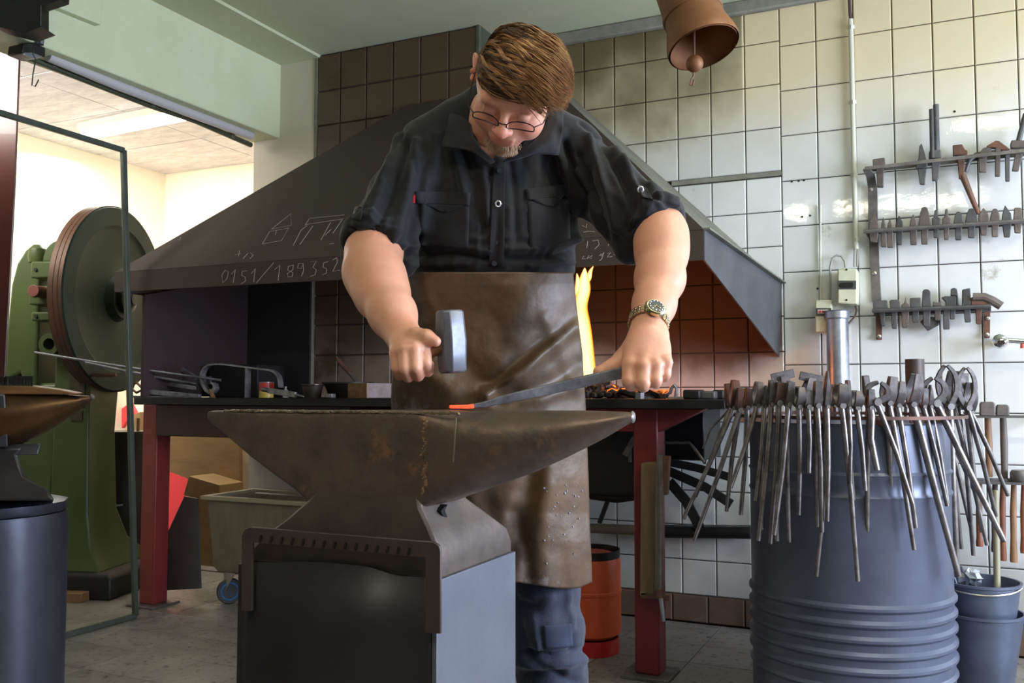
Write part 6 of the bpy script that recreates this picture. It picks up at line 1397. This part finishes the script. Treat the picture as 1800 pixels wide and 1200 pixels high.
shirt = obj('shirt', mesh_from('shirt', sv, sf, 180), m_shirt, man)
# surface finder for details on the shirt and apron
from mathutils.bvhtree import BVHTree
class Surf:
    def __init__(s, v, f): s.t = BVHTree.FromPolygons([tuple(p) for p in v], [tuple(map(int, q)) for q in f])
    def hit(s, x, y, off=.002, dflt=1.8):
        r = ray(x, y); h_, n_, _, _ = s.t.ray_cast(Vector(CAM), Vector(r).normalized())
        if h_ is None: return W(x, y, dflt)
        return np.array(h_)-r/np.linalg.norm(r)*off
ss = Surf(sv, sf)
def patch(name, outline, m, parent, surf, th=.0022, off=.0012, n=9, **k):
    """cloth patch draped on the garment: outline has four corners (tl, tr, br, bl) in pixels"""
    tl, tr, br, bl = [np.array(p, float) for p in outline]; G_ = []
    for j in range(n+1):
        for i in range(n+1):
            a, b_ = i/n, j/n; p = (tl*(1-a)+tr*a)*(1-b_)+(bl*(1-a)+br*a)*b_; G_.append(surf.hit(p[0], p[1], off+th))
    G_ = np.array(G_); F_ = np.array([(j*(n+1)+i, j*(n+1)+i+1, (j+1)*(n+1)+i+1, (j+1)*(n+1)+i) for j in range(n) for i in range(n)]); G_ = smooth_verts(G_, F_, 2, .35)
    F_ = F_[:, ::-1]
    o = obj(name, mesh_from(name, G_, F_, 180), m, parent, **k); md = o.modifiers.new('s', 'SOLIDIFY'); md.thickness = th; md.offset = -1; return o
m_shirt2 = mat('shirt_cloth_flat', (23, 23, 30), (18, 18, 25), rough=.75, scale=20, bump=.15, bscale=260, sheen=.12, spec=.32)
patch('pocket', [(737, 355), (828, 358), (826, 440), (738, 432)], m_shirt2, shirt, ss)
patch('pocket', [(926, 352), (1003, 345), (1006, 435), (930, 442)], m_shirt2, shirt, ss)
patch('pocket_flap', [(728, 335), (831, 338), (829, 362), (730, 358)], m_shirt2, shirt, ss, off=.004); patch('pocket_flap', [(740, 357), (822, 360), (782, 373), (776, 373)], m_shirt2, shirt, ss, off=.004, n=5)
patch('pocket_flap', [(921, 332), (1003, 322), (1000, 345), (926, 352)], m_shirt2, shirt, ss, off=.004); patch('pocket_flap', [(930, 350), (996, 343), (974, 364), (960, 362)], m_shirt2, shirt, ss, off=.004, n=5)
patch('placket', [(869, 262), (889, 262), (886, 474), (858, 474)], m_shirt2, shirt, ss, off=.0025, n=12)
# shoulder straps and yoke seams
def btn(x, y, surf, par, r=.0052, m=None):
    p = surf.hit(x, y, .005); return obj('button', B().tube([p, p-Fv*.0022], r, 12), m or bpy.data.materials['button_dark'], par)
m_bd = mat('button_dark', (52, 52, 62), rough=.3, metal=.3); m_bw = mat('button_bright', (226, 226, 232), rough=.25, metal=.6)
def ringbtn(x, y, surf, par, m):
    p = surf.hit(x, y, .006); u, q = Rv, Uv
    obj('snap_button', B().tube([p+.0048*(math.cos(t)*u+1.15*math.sin(t)*q) for t in np.linspace(0, 2*math.pi, 16, endpoint=False)], .0016, 6, closed=True, cap=False), m, par, label='bright ring snap button')
ringbtn(875.5, 358, ss, shirt, m_bw); ringbtn(1126, 333, ss, shirt, m_bw)
for x, y in ((776, 358), (869, 463), (874, 428), (633, 368), (878, 300)): btn(x, y, ss, shirt)
p0, p1 = ss.hit(728.5, 343, .004), ss.hit(728, 357, .004)
obj('red_tag', B().strap([p0, p1], .0035, .002, Rv), mat('red_tag', (200, 30, 44), rough=.6), shirt)
# sleeve tabs
patch('sleeve_tab', [(1118, 322), (1138, 330), (1150, 352), (1128, 346)], m_shirt2, shirt, ss, off=.005, n=5); patch('sleeve_tab', [(624, 360), (640, 362), (634, 388), (616, 384)], m_shirt2, shirt, ss, off=.005, n=5)
# collar: two draped leaves
def leaf(pts3, name='collar'):
    n = len(pts3[0]); v = np.array([p for r in pts3 for p in r]); m_ = len(pts3)
    F_ = np.array([(j*n+i, j*n+i+1, (j+1)*n+i+1, (j+1)*n+i) for j in range(m_-1) for i in range(n-1)])
    o = obj(name, mesh_from(name, v, F_, 180), m_shirt2, shirt); md = o.modifiers.new('s', 'SOLIDIFY'); md.thickness = .003; md.offset = 0; md = o.modifiers.new('u', 'SUBSURF'); md.levels = md.render_levels = 2; md.subdivision_type = 'SIMPLE'; return o
leaf([[W(826, 176, 1.90), W(826, 205, 1.84), W(832, 240, 1.79), W(846, 262, 1.765), W(870, 284, 1.757)],
      [W(812, 180, 1.88), W(808, 212, 1.82), W(812, 246, 1.775), W(832, 266, 1.76), W(860, 288, 1.756)],
      [W(794, 186, 1.87), W(786, 222, 1.80), W(776, 258, 1.772), W(822, 263, 1.758), W(834, 266, 1.756)]])
leaf([[W(962, 180, 1.90), W(966, 205, 1.84), W(950, 238, 1.79), W(926, 260, 1.765), W(884, 284, 1.757)],
      [W(976, 184, 1.88), W(980, 212, 1.82), W(968, 244, 1.775), W(944, 262, 1.76), W(900, 282, 1.756)],
      [W(990, 190, 1.87), W(990, 225, 1.80), W(982, 272, 1.775), W(938, 270, 1.760), W(922, 276, 1.757)]])
# --- trousers
m_jean = mat('trouser_cloth', (40, 47, 70), (30, 36, 56), rough=.8, scale=6, bump=.2, bscale=200, sheen=.2)
fj = Field((-1.30, 1.45, .03), (-.42, 2.25, 1.14), .0065)
fj.ell(hip, (.155, .13, .11), 0, M=MC)
for sx, kn_, an_ in ((1, kneeR, ankR), (-1, kneeL, ankL)):
    fj.path([hip+Rv*.085*sx+np.array([0, 0, -.05]), kn_+[0, 0, .02], (kn_+an_)/2+[0, .01, 0], an_+[0, 0, -.05]], [.088, .075, .074, .070], .02)
jv, jf = fj.mesh(); jv = smooth_verts(jv, jf, 1)
jv = cloth_folds(jv, jf, [([(905, 1056), (960, 1078), (1020, 1066)], 14, -.010), ([(915, 1050), (970, 1050)], 8, .008), ([(918, 1146), (970, 1152), (1026, 1142)], 4, -.012), ([(915, 1162), (965, 1170), (1024, 1158)], 10, .012), ([(925, 1186), (985, 1182)], 9, -.012),
    ([(936, 1080), (946, 1140)], 5, .006), ([(1000, 1040), (1012, 1110)], 6, .007), ([(940, 1198), (990, 1214)], 9, .010), ([(925, 1150), (990, 1190), (1020, 1200)], 6, -.008), ([(912, 1090), (930, 1150)], 7, -.007), ([(1015, 1090), (1006, 1140)], 5, -.006)], .008)
jeans = obj('trousers', mesh_from('trousers', jv, jf, 180), m_jean, man)
sj = Surf(jv, jf)
patch('knee_patch', [(953, 1098), (1006, 1094), (1010, 1138), (956, 1143)], mat('trouser_patch', (45, 53, 78), (36, 43, 66), rough=.8, scale=6), jeans, sj, off=.001)
for an_, sx in ((ankR, 1), (ankL, -1)):
    b = B(); fwd = -Fv*[1, 1, 0]; fwd /= np.linalg.norm(fwd); c = an_*[1, 1, 0]
    sec = [(-.10, .030, .05), (-.07, .042, .09), (-.02, .045, .11), (.05, .046, .085), (.12, .050, .06), (.17, .042, .05), (.195, .022, .04)]
    sd = np.cross(fwd, [0, 0, 1])
    b.loft([[c+fwd*t+sd*hw_*math.cos(a)+np.array([0, 0, max(0, h_/2+h_/2*math.sin(a))]) for a in np.linspace(0, 2*math.pi, 16, endpoint=False)] for t, hw_, h_ in sec])
    obj('boot', b, mat('boot_leather', (34, 30, 28), rough=.5) if 'boot_leather' not in bpy.data.materials else bpy.data.materials['boot_leather'], man, smooth=60)
# --- leather apron: a curved sheet wrapped round the front
m_apr = mat('apron_leather', (98, 76, 56), (60, 45, 34), rough=.40, scale=5.5, r2=.56, bump=.30, bscale=60, c3=(112, 104, 102), s3=6, t3=.58, spec=.45)
rows = [(478, 716, 1007, 1.748, .13), (500, 716, 1010, 1.748, .13), (540, 708, 1014, 1.755, .14), (580, 700, 1019, 1.762, .15), (620, 694, 1024, 1.765, .15), (660, 689, 1026, 1.765, .15), (700, 687, 1029, 1.77, .15),
        (750, 690, 1031, 1.775, .15), (800, 696, 1033, 1.785, .14), (850, 702, 1035, 1.79, .14), (900, 706, 1036, 1.80, .14), (950, 710, 1038, 1.80, .13), (990, 712, 1040, 1.805, .13), (1028, 714, 1041, 1.81, .13)]
nu, nv = 120, 170; ys = np.linspace(478, 1028, nv); ra = np.array(rows)
xl_, xr_, dc_, bg_ = [np.interp(ys, ra[:, 0], ra[:, c]) for c in (1, 2, 3, 4)]
def bump_line(X, Y, pts, w_, a):
    o = np.zeros_like(X)
    best = np.full_like(X, 1e9)
    for (x0, y0), (x1, y1) in zip(pts[:-1], pts[1:]):
        vx, vy = x1-x0, y1-y0; t = np.clip(((X-x0)*vx+(Y-y0)*vy)/(vx*vx+vy*vy), 0, 1); best = np.minimum(best, (X-x0-t*vx)**2+(Y-y0-t*vy)**2)
    return a*np.exp(-best/(w_*w_))
Ug, Yg = np.meshgrid(np.linspace(0, 1, nu), ys); Xg = xl_[:, None]*(1-Ug)+xr_[:, None]*Ug
c_ = (Ug-.47)*2; Dg = dc_[:, None]+.62*bg_[:, None]*np.abs(c_)**2.6
Yg = Yg+np.where(Ug > .0, 1, 1)*((Yg-478)/550)**6*(6*np.sin(Ug*9)-8*(Ug > .93)*(Ug-.93)/.07-14*np.exp(-((Ug-.55)/.1)**2)*0)
h_ = 0
for pts, w_, a in (([(856, 694), (880, 678), (920, 655), (950, 625), (985, 596), (1015, 575)], 13, .026), ([(868, 676), (900, 640), (940, 610), (980, 585)], 12, -.008), ([(880, 700), (930, 690), (980, 664), (1015, 640)], 15, -.016), ([(900, 702), (950, 700), (1010, 680)], 11, .010),
                   ([(735, 560), (780, 620), (840, 665), (900, 690)], 22, -.014), ([(700, 600), (735, 650), (790, 690)], 20, .012), ([(960, 560), (990, 620), (1012, 680)], 14, .008),
                   ([(930, 760), (935, 840), (915, 920), (890, 990)], 20, -.016), ([(965, 760), (970, 860), (960, 960), (960, 1030)], 24, .012), ([(1010, 800), (1012, 900), (1005, 1010)], 16, .004), ([(830, 880), (850, 940), (860, 1010)], 18, .008), ([(905, 900), (925, 960), (930, 1030)], 12, -.008),
                   ([(740, 500), (760, 560)], 16, .006), ([(870, 500), (880, 600)], 26, -.004), ([(720, 700), (700, 760)], 14, -.01)):
    h_ = h_+bump_line(Xg, Yg, pts, w_, a)
Pv = np.stack([Xg.ravel(), Yg.ravel()], 1); nn = vnoise(np.column_stack([Pv/60, np.zeros(len(Pv))]), 1.0, 21).reshape(Xg.shape)*.010+vnoise(np.column_stack([Pv/22, np.zeros(len(Pv))]), 1.0, 22).reshape(Xg.shape)*.003
Dg = Dg-h_-nn
Dg = Dg - np.clip((Yg-480)/60, 0, 1)*0
V_ = CAM+(Fv+(Xg.ravel()[:, None]-900)/FOC*Rv+(600-Yg.ravel()[:, None])/FOC*Uv)*Dg.ravel()[:, None]
F_ = np.array([(j*nu+i, (j+1)*nu+i, (j+1)*nu+i+1, j*nu+i+1) for j in range(nv-1) for i in range(nu-1)])
apron = obj('apron', mesh_from('apron', V_, F_, 180), m_apr, man); md = apron.modifiers.new('s', 'SOLIDIFY'); md.thickness = .004; md.offset = -1
sa = Surf(V_, F_)
spk = B()
for i in range(60):
    x, y = rf.choice(((rf.gauss(985, 18), rf.gauss(830, 40)), (rf.gauss(985, 20), rf.gauss(920, 40)), (rf.uniform(960, 1020), rf.uniform(760, 960))))
    if 850 < y or y < 715: spk.blob(sa.hit(x, y, .001), (.0008+rf.random()*.0016,)*3, 6, .5)
obj('scale_fleck', spk, mat('pale_fleck', (150, 150, 168), rough=.6), apron, kind='stuff')
obj('waist_tie', B().tube([W(712, 498, 1.93), W(706, 520, 1.91), W(702, 560, 1.92), W(706, 590, 1.95)], .004, 8), mat('tie_cord', (40, 34, 30), rough=.7), apron)
obj('waist_strap', B().strap([W(716, 484, 1.93), W(704, 482, 2.0), W(716, 480, 2.08)], .03, .004, Uv), bpy.data.materials['tie_cord'], apron)
# --- wrist watch
wt = thing('wristwatch', W(1140, 570, 1.52), 'steel and gold bracelet watch with a dark dial on the wrist', 'watch')
m_gold = mat('watch_steel', (206, 196, 164), rough=.18, metal=1)
wc0 = W(1140, 568, 1.553); axw = W(1139, 590, 1.53)-W(1145, 548, 1.58); axw /= np.linalg.norm(axw); uw = np.cross(axw, Fv); uw /= np.linalg.norm(uw); qw = np.cross(axw, uw)
if qw@Fv > 0: qw = -qw
for k in range(26):
    t = -math.pi/2+ (k+.5)/26*2*math.pi
    for o__, wd in ((-.0065, .0055), (0, .0062), (.0065, .0055)):
        if abs(((t-math.pi/2+math.pi) % (2*math.pi))-math.pi) < .40: continue
        c = wc0+uw*.0335*math.cos(t)+qw*.0315*math.sin(t)+axw*o__; tg = -uw*math.sin(t)+qw*math.cos(t); nr = uw*math.cos(t)+qw*math.sin(t)
        b = B().strap([c-tg*.0034, c+tg*.0034], wd, .0032, axw); obj('link', b, m_gold, wt, bevel=.0006, seg=1)
cw = wc0+qw*.0315
obj('case', B().lathe([(.016, -.002), (.0185, .001), (.0185, .006), (.0165, .0085)], cw, qw, seg=36), m_gold, wt, bevel=.0005)
dl = obj('dial', B().lathe([(.0145, .0086), (.0145, .0092)], cw, qw, seg=32), mat('dial_black', (22, 24, 30), rough=.15, coat=1), wt)
for k in range(12):
    t = k*math.pi/6; c = cw+qw*.0095+(uw*math.cos(t)+axw*math.sin(t))*.0118; obj('hour_marker', B().blob(c, .0012, 6), m_bw, dl)
for t, L_ in ((.6, .009), (2.2, .006)): obj('watch_hand', B().strap([cw+qw*.0096, cw+qw*.0096+(uw*math.cos(t)+axw*math.sin(t))*L_], .001, .0004, qw), m_gold, dl)
# --- hammer in his hand
hm = thing('hammer', W(793, 600, 1.47), 'short handled forging hammer held above the anvil face', 'hammer')
hc = W(793, 600, 1.475); hx = Rv*.80+Fv*.60; hx /= np.linalg.norm(hx); hz_ = Uv*.995-Rv*.05; hz_ /= np.linalg.norm(hz_); hy = np.cross(hz_, hx); hx = np.cross(hy, hz_)
def hring(z, a, b_): 
    out = []
    for sx, sy in ((1, .6), (.6, 1), (-.6, 1), (-1, .6), (-1, -.6), (-.6, -1), (.6, -1), (1, -.6)): out.append(hc+hx*a*sx+hy*b_*sy+hz_*z)
    return out
m_hm = mat('hammer_steel', (126, 130, 144), (100, 100, 110), rough=.42, metal=.55, scale=24, c3=(132, 104, 92), s3=18, t3=.6, bump=.05)
obj('head', B().loft([hring(-.051, .0165, .0165), hring(-.047, .0195, .0195), hring(-.02, .0205, .0215), hring(0, .0215, .023), hring(.02, .0205, .0215), hring(.047, .0195, .0195), hring(.051, .0165, .0165)]), m_hm, hm, bevel=.0012)
obj('handle', B().tube([W(690, 634, 1.472), W(720, 629, 1.472), W(750, 620, 1.470), W(772, 612, 1.470), W(790, 604, 1.474)], [.0150, .0145, .0135, .0125, .0110], 16, flat=.8), mat('handle_wood', (156, 100, 56), (124, 78, 44), rough=.4, scale=14, stretch=(1, 1, 1)), hm)
# --- work piece
wp = thing('work_piece', W(790, 716, 1.462), 'long steel bar with a glowing orange tip held on the anvil face', 'bar')
tipP = W(790, 715.5, 1.462); tipP[2] = ZT+.0035
P = [tipP, W(822, 715.5, 1.464), W(850, 711, 1.466), W(880, 703, 1.470), W(960, 685, 1.482), W(1040, 667, 1.494), W(1100, 653, 1.504), W(1150, 643, 1.512), W(1184, 637, 1.520)]
for p in P[:2]: p[2] = max(p[2], ZT+.0035)
obj('bar', B().strap(P[1:], [.0055, .009, .013, .016, .018, .018, .016, .003], [.007, .009, .013, .016, .018, .018, .016, .003], Uv), mat('scaled_bar', (128, 130, 142), (88, 86, 92), rough=.5, metal=.3, scale=30, bump=.25), wp, bevel=.002)
obj('hot_tip', B().strap([P[0], P[1], P[1]+(P[2]-P[1])*.4], [.0042, .0058, .0068], [.008, .009, .0092], Uv), mat('hot_steel', (255, 60, 24), rough=.6, emis=(255, 66, 36), estr=2.2), wp, bevel=.0015, label='glowing orange tip')
